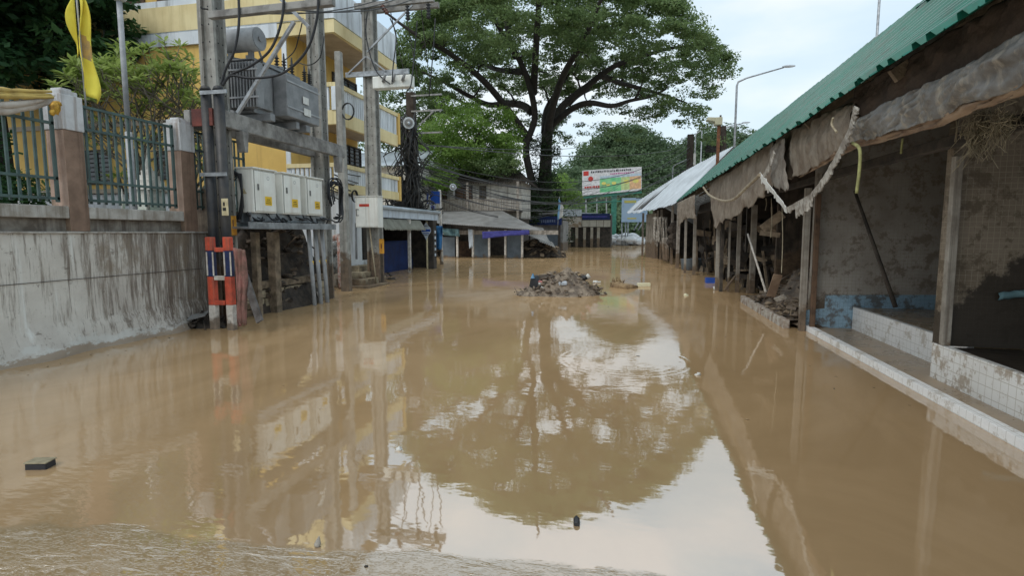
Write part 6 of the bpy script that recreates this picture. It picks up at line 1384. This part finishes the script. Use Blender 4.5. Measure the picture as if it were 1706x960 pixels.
solo('white_bottle', MB().tube([G(988,470,.03), G(996,470,.03)], [.05,.04], 10).tube([G(996,470,.03), G(1001,470,.03)], .02, 8), M['white'], 'small white bottle floating just right of the debris pile', 'bottle')
fc = G(1030, 478)
fl_ = thing('floating_root', 'tan fibrous root mass floating beside the pale foam block', 'root', (fc.x, fc.y, 0))
b = MB()
a0 = G(1023,477,.02); a1 = G(1045,479,.04); a2 = G(1062,478,.02)
b.tube([a0, a0.lerp(a1,.5), a1, a1.lerp(a2,.5), a2], [.16,.13,.1,.075,.03], 12)
random.seed(6)
for i in range(16):
    a = random.uniform(0, 6.28); p = a0+Vector((random.uniform(-.05,.25), 0, .05)); b.tube([p, p+Vector((random.uniform(-.15,.1), math.cos(a)*.22, abs(math.sin(a))*.22))], [.035,.008], 5)
obj('root_body', b, M['palm'], fl_)
f0 = G(1062,477,.0); f1 = G(1083,477,.0)
solo('foam_block', MB().beam(f0+Vector((0,0,.04)), f1+Vector((0,0,.05)), .16, .1), M['foam'], 'pale yellow foam block floating at the tip of the tan root', 'foam block', bevel=.015)
def bob(px, py, mb_fn, name, mt, label, cat):
    p = G(px, py); solo(name, mb_fn(p), M[mt] if isinstance(mt, str) else mt, label, cat)
pz = G(68, 779)
fb2 = thing('floating_block', 'dark edged block floating alone in the lower left water', 'block', (pz.x, pz.y, 0))
obj('top_board', MB().obox((pz.x, pz.y, .046), (.15,.10,.010), (0,0,.25)), mat('pale_muddy_board', (.32,.28,.18), (.2,.17,.11), sc=9), fb2, bevel=.006)
obj('dark_body', MB().obox((pz.x, pz.y, .015), (.14,.09,.05), (0,0,.25)), M['black'], fb2, bevel=.008)
def bottle(p, rot, r=.022, L=.09):
    d = Vector((math.cos(rot), math.sin(rot), .15)).normalized(); return MB().lathe(p+Vector((0,0,.008)), d, [(r*.8,0),(r,.01),(r,L*.7),(r*.45,L*.85),(r*.45,L)], 12)
bob(961, 878, lambda p: bottle(p, 1.7, .018, .07), 'floating_can', 'black', 'small dark can floating on the bright sky reflection', 'can')
def cone(p): return MB().lathe(p, (.1,.3,1), [(.012,0),(.018,.012),(.012,.03),(.001,.055)], 8)
bob(528, 912, cone, 'floating_scrap', 'rag', 'small pointed grey scrap afloat near the rippled edge', 'scrap')
bob(610, 945, lambda p: MB().ell(p, (.012,.01,.006), 8, 5, jit=.6), 'floating_scrap', 'muddark', 'tiny dark fleck on the rippled water in front', 'scrap')
bob(665, 750, lambda p: MB().ell(p, (.028,.02,.02), 9, 6, jit=1.0), 'floating_scrap', 'white', 'crumpled white scrap floating at mid left of the bright reflection', 'scrap')
bob(1163, 625, lambda p: MB().ell(p, (.035,.03,.025), 9, 6, jit=1.0), 'floating_scrap', 'white', 'crumpled white scrap floating before the first market post', 'scrap')
bob(1143, 493, lambda p: MB().ell(p, (.06,.05,.04), 9, 6, jit=1.0), 'floating_scrap', 'foam', 'pale scrap floating before the far market posts', 'scrap')
bob(652, 466, lambda p: MB().ell(p, (.2,.12,.06), 9, 6, jit=1.0), 'floating_scrap', 'muddark', 'dark lump of rubbish afloat before the awning shop', 'scrap')
bob(1092, 417, lambda p: MB().ell(p, (.2,.12,.08), 9, 6, jit=1.0), 'floating_scrap', 'red', 'reddish scrap floating beside the ragged shed wall', 'scrap') if False else None
random.seed(55); b = MB()
for i in range(150):
    k = random.random()
    if k < .45: x = 2.75-abs(random.gauss(0, .35)); y = random.uniform(5, 24)
    elif k < .8: y = random.uniform(4.5, 16); x = -7.0+abs(random.gauss(0, .4))
    else: x = random.uniform(-5, 2); y = random.uniform(3, 22)
    l = random.uniform(.008, .03); a = random.uniform(0, 6.28); u = Vector((math.cos(a), math.sin(a), 0))*l; v = Vector((-math.sin(a), math.cos(a), 0))*l*.35; p = Vector((x, y, .004))
    b.prism([p-u, p-v, p+u, p+v], (0, 0, .003), random.choice((0, 0, 1)))
tag(obj('floating_litter', b, [M['palm'], M['muddark']]), 'sparse bits of leaf and straw floating on the brown water', 'litter', kind='stuff')
# drop helper properties
for o in bpy.data.objects:
    if '_o' in o: del o['_o']
